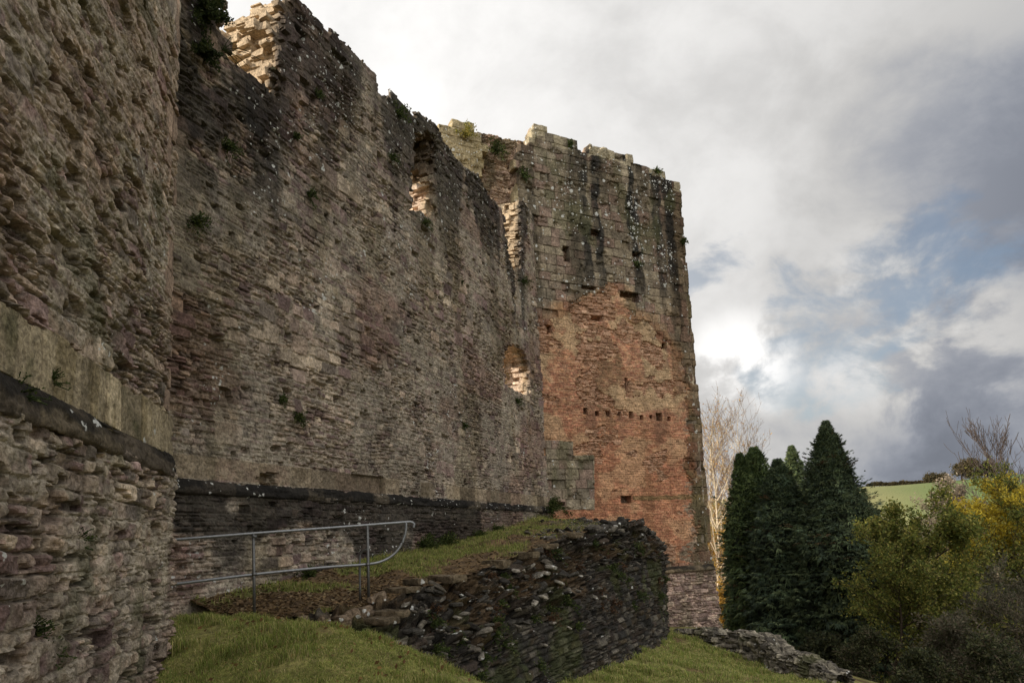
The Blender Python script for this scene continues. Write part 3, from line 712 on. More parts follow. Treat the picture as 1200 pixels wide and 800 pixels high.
# ------------------------------------------------------------------ great tower with the brick patching
def build_tower():
    uR = TOWER.uv(833, 668)[0]; z0, z1 = -4.8, TOWER.uv(520, 130)[1] + .5
    u0 = TOWER.uv(508, 160)[0]
    us = np.arange(u0, uR + .2, .03); zs = np.arange(z0, z1, .028)
    ws = np.array([0, .22, .45, .8, 1.5]); nw = 4
    uc, zc = cells(us), cells(zs); U, Z = np.meshgrid(uc, zc, indexing='ij')
    top = top_fn(TOWER, [(500, 160), (517, 152), (522, 142), (535, 140), (537, 148), (548, 148), (551, 143), (557, 142), (560, 145), (575, 147), (600, 151), (606, 154), (625, 157), (627, 148), (645, 150), (647, 160), (668, 166), (676, 172), (690, 173), (692, 171), (720, 178), (735, 184), (750, 189), (765, 194), (778, 199), (783, 207), (788, 213), (797, 216), (830, 222)])
    rq = np.array([TOWER.uv(x, y) for x, y in ((833, 664), (822, 500), (808, 345), (795, 213), (792, 150))])
    rgt = lambda z: np.interp(z, rq[:, 1], rq[:, 0])
    ASH = Courses(501, u0, uR, z0, z1, (.34, .46), (.9, 1.9), .012, .4, .008, 2)
    RUB = Mixed(Courses(502, u0, uR, z0, z1, (.10, .2), (1.3, 3), .06, .5, .025, 3), Courses(503, u0, uR, z0, z1, (.05, .1), (2, 4.5), .06, .5, .02, 4), .55)
    BRK = Courses(504, u0, uR, z0, z1, (.074, .080), (2.6, 3.4), .02, .3, .006, 3)
    n = (fbm2(U * 1.3, Z * 1.3, 511, 3) - .5)
    zpl = TOWER.uv(800, 668)[1]
    brick_poly = trace(TOWER, [(600, 640), (600, 395), (640, 380), (660, 372), (680, 352), (700, 350), (712, 338), (735, 345), (748, 372), (768, 385), (775, 400), (800, 425), (806, 470), (808, 500), (806, 540), (813, 560), (809, 600), (814, 640), (811, 668), (600, 690)])
    inb = in_poly(U + n * .5, Z + n * .4, brick_poly)
    patch = in_poly(U, Z, trace(TOWER, [(640, 597), (697, 597), (697, 533), (672, 533), (672, 517), (640, 515)]))
    corep = trace(TOWER, [(560, 141), (604, 150), (604, 162), (601, 168), (605, 200), (610, 235), (614, 330), (575, 330), (562, 245), (555, 215), (572, 180), (576, 168), (562, 155)])
    incore = in_poly(U + n * .3, Z, corep) | in_poly(U, Z, trace(TOWER, [(604, 151), (626, 157), (660, 161), (628, 164), (604, 166)]))
    loww = Z < zpl
    stand = (Z < top(U)) & (U < rgt(Z) + .05 + (Z < zpl - .05) * .13)
    a_ash = alive_by_stone(ASH, U, Z, stand); a_core = alive_by_stone(ASH, U, Z, incore)
    holes = np.zeros(U.shape, bool)
    for px, py, w_, h_ in [(686, 481, 5, 8), (700, 484, 5, 6), (714, 484, 6, 7), (727, 485, 4, 6), (740, 486, 5, 8), (752, 489, 4, 6), (763, 488, 3, 4), (773, 488, 6, 10), (785, 490, 4, 5), (735, 449, 2, 14), (734, 585, 12, 9), (779, 405, 6, 7), (811, 494, 10, 4), (738, 346, 22, 4), (745, 351, 9, 6), (690, 337, 18, 3), (656, 590, 12, 5), (664, 297, 7, 18), (698, 273, 12, 6), (746, 298, 10, 5), (645, 385, 6, 9), (700, 372, 14, 6)]:
        (ua, za), (ub, zb) = TOWER.uv(px - w_ / 2, py + h_ / 2), TOWER.uv(px + w_ / 2, py - h_ / 2)
        holes |= (U > ua) & (U < ub) & (Z > za) & (Z < zb)
    mask = np.zeros((len(uc), len(zc), nw), bool)
    for k in range(nw):
        m = a_ash.copy()
        if k < 2: m &= ~a_core
        if ws[k] < .4: m &= ~holes
        if k > 1: m &= Z < top(U) - .35 * (k - 1) + (fbm2(U * 1.5 + 9 * k, Z * .5, 520 + k, 2) - .5) * .6
        if k in (2,): m |= a_core & (Z < top(U) - .1)
        mask[:, :, k] = m
    mask = supported(mask)
    i, j, k, Q = lattice(mask); u, z, w = us[i], zs[j], -ws[k]
    n = (fbm2(u * 1.3, z * 1.3, 511, 3) - .5)
    inb = in_poly(u + n * .5, z + n * .4, brick_poly)
    patch = in_poly(u, z, trace(TOWER, [(640, 597), (697, 597), (697, 533), (672, 533), (672, 517), (640, 515)]))
    js, ds, tus, tvs, rs = ASH(u, z)
    fr = np.bincount(js, inb.astype(float), ASH.nst) / np.maximum(np.bincount(js, minlength=ASH.nst), 1)
    jB = BRK(u, z)[0]; jit = BRK.r[jB][:, 6] - .5
    nb = (fbm2(u * 1.1, z * 1.4, 513, 4) - .5); isb = in_poly(u + nb * 1.5 + jit * .35, z + nb * 1.9, brick_poly) & ~patch & ~((u > rgt(z) - .38 - .3 * (rs[:, 6] > .5)) & (fr[js] < .98))
    soft = np.zeros(len(u))
    for q_ in range(7): soft += in_poly(u + (fbm2(u * .9 + 11 * q_, z * 1.1, 700 + q_, 3) - .5) * 2.6, z + (fbm2(u * .9, z * 1.1 + 9 * q_, 720 + q_, 3) - .5) * 3.0 - .25, brick_poly)
    soft /= 7
    mixed = isb & (fbm2(u * .9, z * 1.3, 515, 4) + .16 * sst(z, TOWER.uv(720, 500)[1], TOWER.uv(720, 370)[1]) > .635)
    low = (z < zpl); isr = low | (k > 1) | mixed
    jb, db, tub, tvb, rb = BRK(u, z); jr, dr, tur, tvr, rr = RUB(u, z)
    hs = relief(ds, tus, tvs, rs, .02, .035, .032, .012) - (rs[:, 5] < .05) * .10
    hb = relief(db, tub, tvb, rb, .01, .015, .022, 0) - .02; hr = relief(dr, tur, tvr, rr, .03, .05, .10, .05)
    n2 = fbm2(u * 2.6, z * 2.6, 531, 4); n3 = fbm2(u * 10, z * 12, 535, 3); n1 = fbm2(u * .6, z * .6, 537, 4)
    ero = sst(n1, .52, .66)
    h = np.where(isr, hr, np.where(isb, hb - ero * .05, hs)) + (n3 - .5) * .035 + (n2 - .5) * .07 - .09 * sst(fbm2(u * 1.7, z * 2.1, 539, 4), .60, .70) * (~isb)
    h -= mixed * .05; h += low * (.10 + .03 * (zpl - z))
    kk = k > 0
    g = [(fbm3(u * 2.2 + 50 * q, z * 3.4, w * 2.2, 541 + q, 3) - .5) * .20 for q in range(3)]
    b_ = np.where(k > 1, 1.0, np.where(kk, .35, 0.0))
    P = TOWER.world(u + g[0] * b_, z + g[1] * b_, w + h * np.where(k > 2, .4, 1) + g[2] * b_)
    # colours
    ashp = np.array([srgb(160, 148, 127), srgb(148, 134, 117), srgb(170, 157, 134), srgb(154, 132, 118), srgb(140, 130, 113)])
    brp = np.array([srgb(184, 124, 92), srgb(170, 108, 82), srgb(196, 142, 104), srgb(156, 100, 78), srgb(200, 152, 116), srgb(176, 128, 98)])
    cs = stone_col(rs, ashp, .22); cs = lerp3(cs, srgb(70, 62, 52), sst(.018 - ds, 0, .012) * .7)
    cb = stone_col(rb, brp, .45); cb = lerp3(cb, srgb(190, 164, 132), sst(.014 - db, 0, .01) * .55)
    cb = lerp3(cb, srgb(154, 122, 102), np.full(len(u), .34)); cb = lerp3(cb, srgb(104, 84, 70), sst(fbm2(u * 1.3 + 4, z * .22, 569, 4), .50, .66) * .6); cb = lerp3(cb, srgb(96, 88, 64), sst(fbm2(u * 1.0 + 9, z * .3, 568, 3), .58, .7) * .45)
    zone = fbm2(u * .7 + 3, z * .9, 551, 4)
    zt = (z - zpl) / (TOWER.uv(720, 360)[1] - zpl)
    cb = lerp3(cb, srgb(186, 160, 126), sst(zone + .22 * np.clip(zt - .35, 0, 1), .50, .62) * .75)    # patches of pale stone and mortar in the brick
    cb = lerp3(cb, srgb(180, 116, 84), (1 - sst(zt, .35, .7)) * .35)
    cr = stone_col(rr, np.array([srgb(172, 150, 136), srgb(150, 128, 118), srgb(182, 162, 144), srgb(138, 120, 108)]), .6)
    cr = np.where((k > 1)[:, None], lerp3(cr, srgb(160, 134, 104), np.full(len(u), .35)), cr)
    c = np.where(isr[:, None], cr, np.where(isb[:, None], cb, cs))
    cgrey = lerp3(cs, np.array(srgb(142, 122, 102)), np.full(len(u), .5)) * (.8 + .4 * BRK.r[jB][:, 1:2])
    c = np.where((isb & ~low & (k < 2))[:, None], lerp3(cgrey, c, sst(soft + (BRK.r[jB][:, 4] - .5) * .5 + (n3 - .5) * .3, .25, .75)), c)
    c *= (.80 + .4 * n2)[:, None]
    q = top(u) - z
    streak = sst(fbm2(u * 1.25 + 2, z * .07, 561, 3) + (fbm2(u * 4, z * 1.2, 563, 3) - .5) * .16, .47, .58)
    grime = (1 - sst(q, 3.0, 7.5)) * (~isb) * (~isr) * sst(fbm2(u * .9, z * .35, 569, 4), .30, .56); c = lerp3(c, c * np.array([.56, .53, .50]), grime * .9)
    c = lerp3(c, np.array(srgb(96, 84, 70)), (~isb) * (~isr) * .25)
    sc = np.zeros(len(u))
    for px_, py_, w_, a_ in ((669, 220, .30, 1.0), (684, 240, .34, .9), (700, 260, .26, .9), (738, 230, .22, 1.0), (748, 280, .20, .6), (768, 240, .26, .7), (783, 250, .34, .8), (640, 280, .2, .35)):
        u_ = TOWER.uv(px_, py_)[0]; sc = np.maximum(sc, a_ * np.exp(-((u - u_ + (fbm2(u * .2, z * .5, 565, 2) - .5) * .5) / w_) ** 2))
    streak = sst(sc + (fbm2(u * 2.4, z * .5, 563, 4) - .5) * .9 + (fbm2(u * 8, z * 4, 564, 2) - .5) * .3, .26, .60)
    sk = streak * (1 - sst(q, 4.6, 8.2)) * sst(u, TOWER.uv(655, 200)[0], TOWER.uv(690, 200)[0]) * (~isr) * (.55 + .45 * sst(n2, .3, .55))
    c = lerp3(c, srgb(40, 40, 38), np.clip(sk * 1.1, 0, 1) * .93)
    sk2 = sst(fbm2(u * 1.9 + 7, z * .11, 567, 3), .56, .68) * (1 - sst(q, 6, 10)) * (~isr) * .55; c = lerp3(c, srgb(66, 60, 48), sk2)
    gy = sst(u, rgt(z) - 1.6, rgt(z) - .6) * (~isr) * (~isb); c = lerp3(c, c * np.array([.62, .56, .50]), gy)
    c = lerp3(c, np.array(srgb(186, 142, 108)), mixed * .6)
    fade = sst(z, TOWER.uv(720, 300)[1] + .2, TOWER.uv(720, 420)[1]) * (~isb) * (~low) * sst(fbm2(u * .8, z * .8, 577, 4), .36, .6) * (1 - gy * .6) * (~patch); c = lerp3(c, c * np.array([1.10, .78, .60]), np.clip(fade * .5 + sst(soft, .05, .6) * (~isb) * (~low) * (~patch) * .7, 0, 1))
    gr = sst(fbm2(u * 1.1, z * .6, 571, 3), .60, .72) * .5; c = lerp3(c, srgb(84, 84, 56), gr * (~isb))
    coping = (q < .42) & (rs[:, 6] > .45) & ~isr; c = lerp3(c, np.array(srgb(172, 160, 134)), coping * .75)
    yl = (u < TOWER.uv(606, 200)[0]) & (k < 2); c = lerp3(c, srgb(178, 162, 126), np.where(yl, .65, 0))  # warm sunlight on the left ashlar painted into its colour
    lg = np.abs(z - TOWER.uv(760, 583)[1] - (n2 - .5) * .1) < .09; c = lerp3(c, srgb(112, 98, 66), lg * (u > TOWER.uv(742, 583)[0]) * .75)
    lich = np.where(isb, .04, .12 + .75 * sst(fbm2(u * .9, z * .8, 573, 3), .44, .60) * (.35 + .65 * streak) * (1 - sst(q, 4.5, 8)))
    lich = np.where(isr, .05, lich)
    c = np.hstack([c, lich[:, None]])
    t = thing('brick_patched_tower', (*TOWER.world(np.array([uR]), np.array([0.]), np.array([0.]))[0][:2], -4.0), 'tall angular castle tower with pale ashlar head, dark streaks and orange brick patching', 'tower')
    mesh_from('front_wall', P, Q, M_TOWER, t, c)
    string_course('plinth_course', TOWER, TOWER.uv(690, 668)[0], TOWER.uv(833, 668)[0] + .1, zpl + .03, [(-.02, -.12), (.10, -.11), (.16, -.06), (.15, .0), (.06, .10), (-.04, .16)], M_TOWER, t,
                  np.array([srgb(120, 106, 84), srgb(104, 92, 74), srgb(96, 86, 70)]), 581, .1, base=.05)
    # the other sides, seen only from elsewhere
    cpt = TOWER.world(np.array([uR - .05]), np.array([0.]), np.array([0.]))[0]
    az = rad(5); pos = cpt[:2]
    for idx, (turn, ln) in enumerate(((rad(2), 6.5), (rad(-58), 7.5), (rad(-118), 9.0))):
        pl = Plane(pos, turn); uu = np.arange(0, ln, .10); zz = np.arange(-6, 13.2, .10)
        U2, Z2 = np.meshgrid(cells(uu), cells(zz), indexing='ij')
        mk = np.zeros((*U2.shape, 2), bool); hh = 12.2 + (fbm2(U2 * .5, Z2 * .1 + idx * 9, 590 + idx, 3) - .5) * 1.6 - idx * 1.2
        ac = Courses(595 + idx, 0, ln, -6, 13, (.34, .46), (.9, 1.9), .012, .4, .008, 2); al = alive_by_stone(ac, U2, Z2, Z2 < hh); mk[:] = al[:, :, None]
        i, j, k, Q = lattice(mk); u, z = uu[i], zz[j]; w = -np.array([0, .7, 1.4])[k]
        _, d, tu, tv, r = ac(u, z); hd = relief(d, tu, tv, r, .02, .03, .05, .02)
        c = stone_col(r, ashp, .4) * .85; c = np.hstack([c, np.full((len(c), 1), .15)])
        mesh_from('side_wall', pl.world(u, z, w + hd * (k == 0)), Q, M_TOWER, t, c)
        pos = pos + pl.d * ln
build_tower()

# ------------------------------------------------------------------ low ruined wall at the foot of the slope
def build_low_wall():
    path = np.array([aty(776, 738, 25.0), aty(830, 737, 23.2), aty(880, 741, 21.6), aty(905, 748, 20.6), aty(925, 764, 19.8), aty(955, 772, 19.0), aty(990, 785, 18.3)])
    n = 330; L = smooth_line(poly_interp(path, n), 5); arc = np.r_[0, np.cumsum(np.linalg.norm(np.diff(L, axis=0), axis=1))]
    tg = np.gradient(L[:, :2], axis=0); tg /= np.linalg.norm(tg, axis=1)[:, None]; nr = np.stack([tg[:, 1], -tg[:, 0]], 1)
    m = 64; v = np.linspace(0, 1, m)
    I, J = np.meshgrid(np.arange(n), np.arange(m), indexing='ij'); k = I.ravel(); vv = v[J.ravel()]
    th = .34; zt = L[k, 2]; zb = np.minimum(gz(L[k, 0], L[k, 1]) - .35, zt - .25)
    side = np.where(vv < .4, 1.0, np.where(vv > .6, -1.0, 1 - (vv - .4) / .1))
    f = np.where(vv < .4, vv / .4, np.where(vv > .6, (1 - vv) / .4, 1.0))
    batter = (1 - f) * .18
    z = zb + (zt - zb) * f; off = side * th + np.sign(side) * batter
    p = np.stack([L[k, 0] + nr[k, 0] * off, L[k, 1] + nr[k, 1] * off, z], 1)
    pat = Mixed(Courses(601, 0, 20, -7, 0, (.09, .2), (1.2, 2.8), .06, .6, .03, 3), Courses(602, 0, 20, -7, 0, (.05, .09), (2, 5), .06, .6, .02, 4), .5)
    uu = arc[k]; _, d, tu, tv, r = pat(uu, z + off * .7)
    h = relief(d, tu, tv, r, .03, .06, .12, .06) + (fbm3(p[:, 0] * 2, p[:, 1] * 2, p[:, 2] * 3, 611, 4) - .5) * .13
    Nn = np.stack([nr[k, 0] * side, nr[k, 1] * side, (1 - np.abs(side)) + .02], 1); Nn /= np.linalg.norm(Nn, axis=1)[:, None]
    p += Nn * h[:, None]; p[:, 2] += ((np.floor(uu / .55) * .618) % 1 - .5) * .16 * (f > .9)
    c = stone_col(r, np.array([srgb(130, 123, 109), srgb(110, 104, 91), srgb(110, 103, 92), srgb(164, 155, 137), srgb(92, 87, 79)]), .6)
    c = lerp3(c, srgb(40, 37, 33), sst(.02 - d, 0, .02) * .8); c = lerp3(c, srgb(74, 76, 44), sst(fbm2(uu * 1.5, z * 1.5, 621, 3), .55, .68) * .6)
    c = np.hstack([c, np.full((len(c), 1), .1)])
    t = thing('low_wall', (*L[n // 2, :2], zb.min()), 'low broken drystone wall running down the slope from the tower foot', 'wall')
    mesh_from('masonry', p, grid_faces(n, m), M_DARK, t, c)
    return L
LOWL = build_low_wall()

# ------------------------------------------------------------------ railing
def tube(mb, pts, r, col, n=8, caps=True):
    pts = np.array(pts, float); m = len(pts); tg = np.gradient(pts, axis=0); tg /= np.maximum(np.linalg.norm(tg, axis=1), 1e-9)[:, None]
    ref = np.where(np.abs(tg[:, 2:3]) > .9, [[1., 0, 0]], [[0, 0, 1.]]); a = np.cross(tg, ref); a /= np.linalg.norm(a, axis=1)[:, None]; b = np.cross(tg, a)
    an = np.arange(n) / n * 2 * np.pi; R = (np.ones(m) * r)[:, None, None]
    V = (pts[:, None] + R * (a[:, None] * np.cos(an)[None, :, None] + b[:, None] * np.sin(an)[None, :, None])).reshape(-1, 3)
    i, j = np.meshgrid(np.arange(m - 1), np.arange(n), indexing='ij'); i = i.ravel(); j = j.ravel(); j2 = (j + 1) % n
    F = [np.stack([i * n + j, (i + 1) * n + j, (i + 1) * n + j2, i * n + j2], 1)]
    if caps:
        V = np.vstack([V, pts[0], pts[-1]]); q = np.arange(n); q2 = (q + 1) % n
        F.append(np.vstack([np.stack([q, q2, np.full(n, m * n)], 1), np.stack([(m - 1) * n + q2, (m - 1) * n + q, np.full(n, m * n + 1)], 1)]))
    mb.add(V, F, col)
def catmull(P, k=10):
    P = np.array(P, float); Q = np.vstack([2 * P[0] - P[1], P, 2 * P[-1] - P[-2]]); out = []
    for i in range(1, len(Q) - 2):
        t = np.linspace(0, 1, k, endpoint=False)[:, None]; a, b, c, d = Q[i - 1], Q[i], Q[i + 1], Q[i + 2]
        out.append(.5 * (2 * b + (c - a) * t + (2 * a - 5 * b + 4 * c - d) * t ** 2 + (3 * b - a - 3 * c + d) * t ** 3))
    return np.vstack(out + [P[-1:]])
def build_railing():
    p1 = aty(298, 719, 10.0); p2 = aty(430, 703, 10.6); RP = Plane(p1, math.atan2(p2[0] - p1[0], p2[1] - p1[1]))
    def W(px, py, off=0): u, z = RP.uv(px, py); return RP.world(np.array([u]), np.array([z]), np.array([off]))[0]
    t = thing('handrail', p1, 'grey galvanised tube handrail with curled end beside the grassy path under the wall', 'railing')
    st = np.array(srgb(146, 148, 150)); st2 = np.array(srgb(112, 112, 110))
    def one(name, pts, r, col, par=t):
        mb = MB(); tube(mb, pts, r, col); return mb.build(name, M_STEEL, par, True)
    one('top_rail', np.vstack([W(180, 633.8), catmull([W(205, 632), W(300, 624.5), W(390, 618), W(472, 611.8), W(481, 611.5), W(485, 613.5), W(484.5, 618)], 8)]), .021, st)
    one('lower_rail', np.vstack([W(180, 686), catmull([W(205, 684), W(300, 672.5), W(380, 664.5), W(428, 661), W(447, 657.5), W(461, 649.5), W(470, 638), W(475, 624), W(476, 612.5)], 8)]), .021, st)
    for a, b in (((297, 625), (298.4, 726)), ((430.6, 615.5), (432.2, 711))): one('post', [W(*b) - np.array([0, 0, .15]), W(*a)], .022, st2)
    one('short_post', np.vstack([W(422.6, 703, -.05), catmull([W(422.4, 690, -.05), W(422.2, 655, -.05), W(423.5, 648, -.05), W(426.5, 645, -.03), W(430.5, 643.5)], 6)]), .018, st2)
    for a in ((298, 628.5), (298, 672.5), (431, 661)):
        c = W(*a); mb = MB(); tube(mb, [c - np.array([*RP.d, 0]) * .035, c + np.array([*RP.d, 0]) * .035], .028, st2); mb.build('clamp', M_STEEL, t, True)
build_railing()

# ------------------------------------------------------------------ loose stones
def rock(mb, c, size, rng, col, flat=.55, n=14):
    th = np.arange(n) / n * 2 * np.pi; ph = np.linspace(-1, 1, 9)
    TH, PH = np.meshgrid(th, ph, indexing='ij'); rr = np.sqrt(np.maximum(1 - PH ** 2, 0.0)) ** .6
    ax = np.array([1.0, .6 + .35 * rng.random(), flat]) * size
    V = np.stack([np.sign(np.cos(TH)) * np.abs(np.cos(TH)) ** .5 * rr * ax[0], np.sign(np.sin(TH)) * np.abs(np.sin(TH)) ** .5 * rr * ax[1], np.sign(PH) * np.abs(PH) ** .6 * ax[2]], -1).reshape(-1, 3)
    o = rng.random(3) * 40
    f = fbm3(V[:, 0] / size * 1.1 + o[0], V[:, 1] / size * 1.1 + o[1], V[:, 2] / size * 1.6 + o[2], 701, 3) - .5; V *= (1 + f * 1.1)[:, None]
    e = Euler((rng.normal() * .3, rng.normal() * .3, rng.random() * 6.28)).to_matrix(); V = V @ np.array(e).T + c
    i, j = np.meshgrid(np.arange(n), np.arange(8), indexing='ij'); i2 = (i + 1) % n
    F = np.stack([i * 9 + j, i2 * 9 + j, i2 * 9 + j + 1, i * 9 + j + 1], -1).reshape(-1, 4)
    mb.add(V, F, np.append(col, .15))
def build_stones():
    rg = np.random.default_rng(71)
    pale = np.array(srgb(168, 160, 146)); brown = np.array(srgb(124, 108, 90))
    # stones nested in the bank, on its real surface
    spots = []
    for px, py, s in [(646, 664, .15), (641, 673, .13), (655, 684, .12), (636, 698, .10), (605, 667, .10), (613, 668, .09), (632, 673, .11), (622, 662, .10), (519, 702, .10), (564, 768, .10), (648, 729, .08), (640, 755, .10), (700, 701, .09), (708, 698, .09), (546, 748, .08), (627, 707, .09), (668, 735, .08), (596, 756, .09), (500, 714, .08), (476, 708, .08), (680, 672, .08), (590, 690, .07), (610, 716, .07), (575, 712, .07), (533, 722, .07)]:
        d = ray(px, py); d /= np.linalg.norm(d); P = BANKP.reshape(-1, 3); t_ = P @ d; dist = np.linalg.norm(P - t_[:, None] * d, axis=1); dist[t_ < 5] = 9
        near = np.argsort(dist)[:14]; q = near[np.argmin(t_[near])]; mb = MB(); rock(mb, P[q] + np.array([0, 0, .0]), s, rg, pale * (.45 + .45 * rg.random()), .34)
        o = mb.build('loose_stone', M_DARK, None, False, origin=P[q] - [0, 0, s * .4]); tag(o, 'pale lump of stone lodged in the dark rubble bank of the retaining wall', 'stone', 'pale stones lodged in the bank', 'thing')
    for px, py, dd, s, lab in [(400, 728, 9.7, .13, 'rounded upright boulder at the lip of the mound below the handrail'), (411, 721, 9.9, .12, 'brown boulder leaning beside the upright one at the lip of the mound'), (426, 717, 10.1, .13, 'broad flat pale boulder below the foot of the handrail posts'),
                               (436, 703, 10.4, .08, 'small reddish stone right beside the foot of the handrail post'), (445, 702, 10.5, .12, 'squat pale stone just right of the handrail post'), (381, 726, 9.8, .11, 'long brown stone half sunk in the earth left of the boulders'), (357, 727, 9.8, .10, 'leftmost dark stone half sunk at the edge of the path')]:
        p = aty(px, py, dd); mb = MB(); rock(mb, p, s, rg, brown * (.8 + .4 * rg.random()), .7); o = mb.build('boulder', M_DARK, None, False, origin=p - [0, 0, s * .5]); tag(o, lab, 'stone', 'boulders by the handrail', 'thing')
    # squared slabs stepping along the broken edge
    for i, (px, py, dd, L, W_, H, lab) in enumerate([(524, 678, 12.0, .62, .36, .13, 'long brown slab capping the broken edge, its end overhanging the dark bank'), (487, 681, 11.6, .34, .3, .09, 'thin slab set on the broken edge left of the long capping slab'), (470, 691, 11.2, .5, .34, .10, 'flat slab forming the upper ledge right of the handrail end'),
                                                      (452, 718, 10.3, .7, .34, .10, 'flat slab forming the middle ledge of the broken edge'), (441, 727, 10.0, .55, .34, .10, 'lowest flat slab ledge beside the grass mound'), (615, 650, 14.6, .6, .34, .13, 'dark squared slab on the broken edge above the pale stones'), (580, 661, 13.6, .5, .34, .16, 'squared brown block sunk in the edge between two longer slabs'), (668, 627, 17.2, .6, .4, .14, 'slab lying on the rubble top near the brick tower'), (640, 640, 15.6, .5, .34, .12, 'ledge slab on the rubble top left of the slab by the tower')]):
        p = aty(px, py, dd); n = 12
        g = np.linspace(-1, 1, n); mb = MB(); yaw = rad(28 + rg.normal() * 7)
        for ax, sg in ((0, 1), (0, -1), (1, 1), (1, -1), (2, 1), (2, -1)):
            a, b = np.meshgrid(g, g, indexing='ij'); V = np.zeros((n * n, 3)); o_ = [q for q in range(3) if q != ax]; V[:, ax] = sg; V[:, o_[0]] = a.ravel(); V[:, o_[1]] = b.ravel()
            nn = np.maximum(np.abs(V).max(1), 1e-6); V = V * (1 - .06 * (np.abs(V) > .8).sum(1) / 3)[:, None]
            V = V * np.array([L / 2, W_ / 2, H / 2]); f = np.stack([fbm3(V[:, 0] * 4 + 9 * i + q * 30, V[:, 1] * 4, V[:, 2] * 6, 711 + q, 3) - .5 for q in range(3)], 1); V += f * np.array([.10, .10, .06])
            c_, s_ = math.cos(yaw), math.sin(yaw); V = np.stack([V[:, 0] * c_ + V[:, 1] * s_, -V[:, 0] * s_ + V[:, 1] * c_, V[:, 2]], 1) + p
            mb.add(V, grid_faces(n, n) if sg > 0 else grid_faces(n, n)[:, ::-1], np.append(np.array(srgb(104, 92, 74)) * (.7 + .5 * rg.random()), .1))
        o = mb.build('stone_slab', M_DARK, None, False, origin=p - [0, 0, H / 2]); tag(o, lab, 'stone', 'slabs along the broken edge', 'thing')
build_stones()
def build_rubble():
    rg = np.random.default_rng(77); mb = MB(); wall = bpy.data.objects['retaining_wall']
    for q in range(1250):
        if q < 700: i = int((.30 + .68 * rg.random()) * NI) - 1; j = int(170 * .52 * rg.random() ** .9); P = BANKP[i, j] - BANKN[i, j] * .02; s = .05 + .12 * rg.random() ** 2.2
        elif q < 820: p = terrace_point(np.array([.70 + .29 * rg.random()]), np.array([.45 + .55 * rg.random()]))[0]; P = p; s = .06 + .13 * rg.random() ** 2
        elif q < 1150: P = terrace_point(np.array([.60 + .39 * rg.random()]), np.array([.35 + .65 * rg.random() ** .7]))[0]; s = .05 + .14 * rg.random() ** 2
        else: i = int((.70 + .29 * rg.random()) * NI) - 1; j = int(12 * rg.random()); P = BANKP[i, j] + [0, 0, .03]; s = .10 + .14 * rg.random()
        tone = np.array([srgb(84, 80, 73), srgb(66, 62, 57), srgb(106, 99, 88), srgb(78, 68, 58), srgb(128, 121, 109)])[int(rg.random() ** 1.5 * 5)] * (.5 + .4 * rg.random())
        rock(mb, P, s, rg, tone, .16 + .2 * rg.random(), 10)
    mb.build('rubble', M_DARK, wall)
build_rubble()

# ------------------------------------------------------------------ grass and litter
def blades(P, rng, length, width, cols, lean=.5, bend=.35):
    n = len(P); az = rng.random(n) * 2 * np.pi; L = length * (.45 + .9 * rng.random(n)); ln = lean * rng.random(n)
    side = np.stack([np.cos(az), np.sin(az), np.zeros(n)], 1); fw = np.stack([-np.sin(az), np.cos(az), np.zeros(n)], 1)
    up = np.array([0, 0, 1.]); m = P + (up * .6 + fw * (ln * .5)[:, None]) * L[:, None]; t = P + (up * (1 - bend * ln)[:, None] + fw * (ln * 1.25)[:, None]) * L[:, None]
    w = (width * (.6 + .7 * rng.random(n)))[:, None] * .5
    V = np.stack([P - side * w, P + side * w, m + side * w * .75, m - side * w * .75, t], 1).reshape(-1, 3); b = np.arange(n) * 5
    c = cols[(rng.random(n) * len(cols)).astype(int)] * (.7 + .6 * rng.random(n))[:, None]
    C5 = np.repeat(c[:, None], 5, 1); C5[:, :2] *= .7
    return V, [np.stack([b, b + 1, b + 2, b + 3], 1), np.stack([b + 3, b + 2, b + 4], 1)], C5.reshape(-1, 3)
def leaf_quads(P, D, rng, size, cols, wide=.45, jit=.6):
    n = len(P); D = D + rng.normal(size=(n, 3)) * jit; D /= np.maximum(np.linalg.norm(D, axis=1), 1e-6)[:, None]
    sd = np.cross(D, rng.normal(size=(n, 3))); sd /= np.maximum(np.linalg.norm(sd, axis=1), 1e-6)[:, None]
    nn = np.cross(D, sd); L = (size * (.6 + .8 * rng.random(n)))[:, None]
    m = P + D * L * .5 + nn * L * .06
    V = np.stack([P, m + sd * L * wide * .5, P + D * L, m - sd * L * wide * .5], 1).reshape(-1, 3); b = np.arange(n) * 4
    c = np.repeat(cols[(rng.random(n) * len(cols)).astype(int)] * (.7 + .6 * rng.random(n))[:, None], 4, 0)
    return V, np.stack([b, b + 1, b + 2, b + 3], 1), c
GCOL = 1.28 * np.array([srgb(130, 142, 72), srgb(144, 149, 80), srgb(118, 132, 64), srgb(160, 152, 94), srgb(168, 156, 110), srgb(106, 120, 58)])
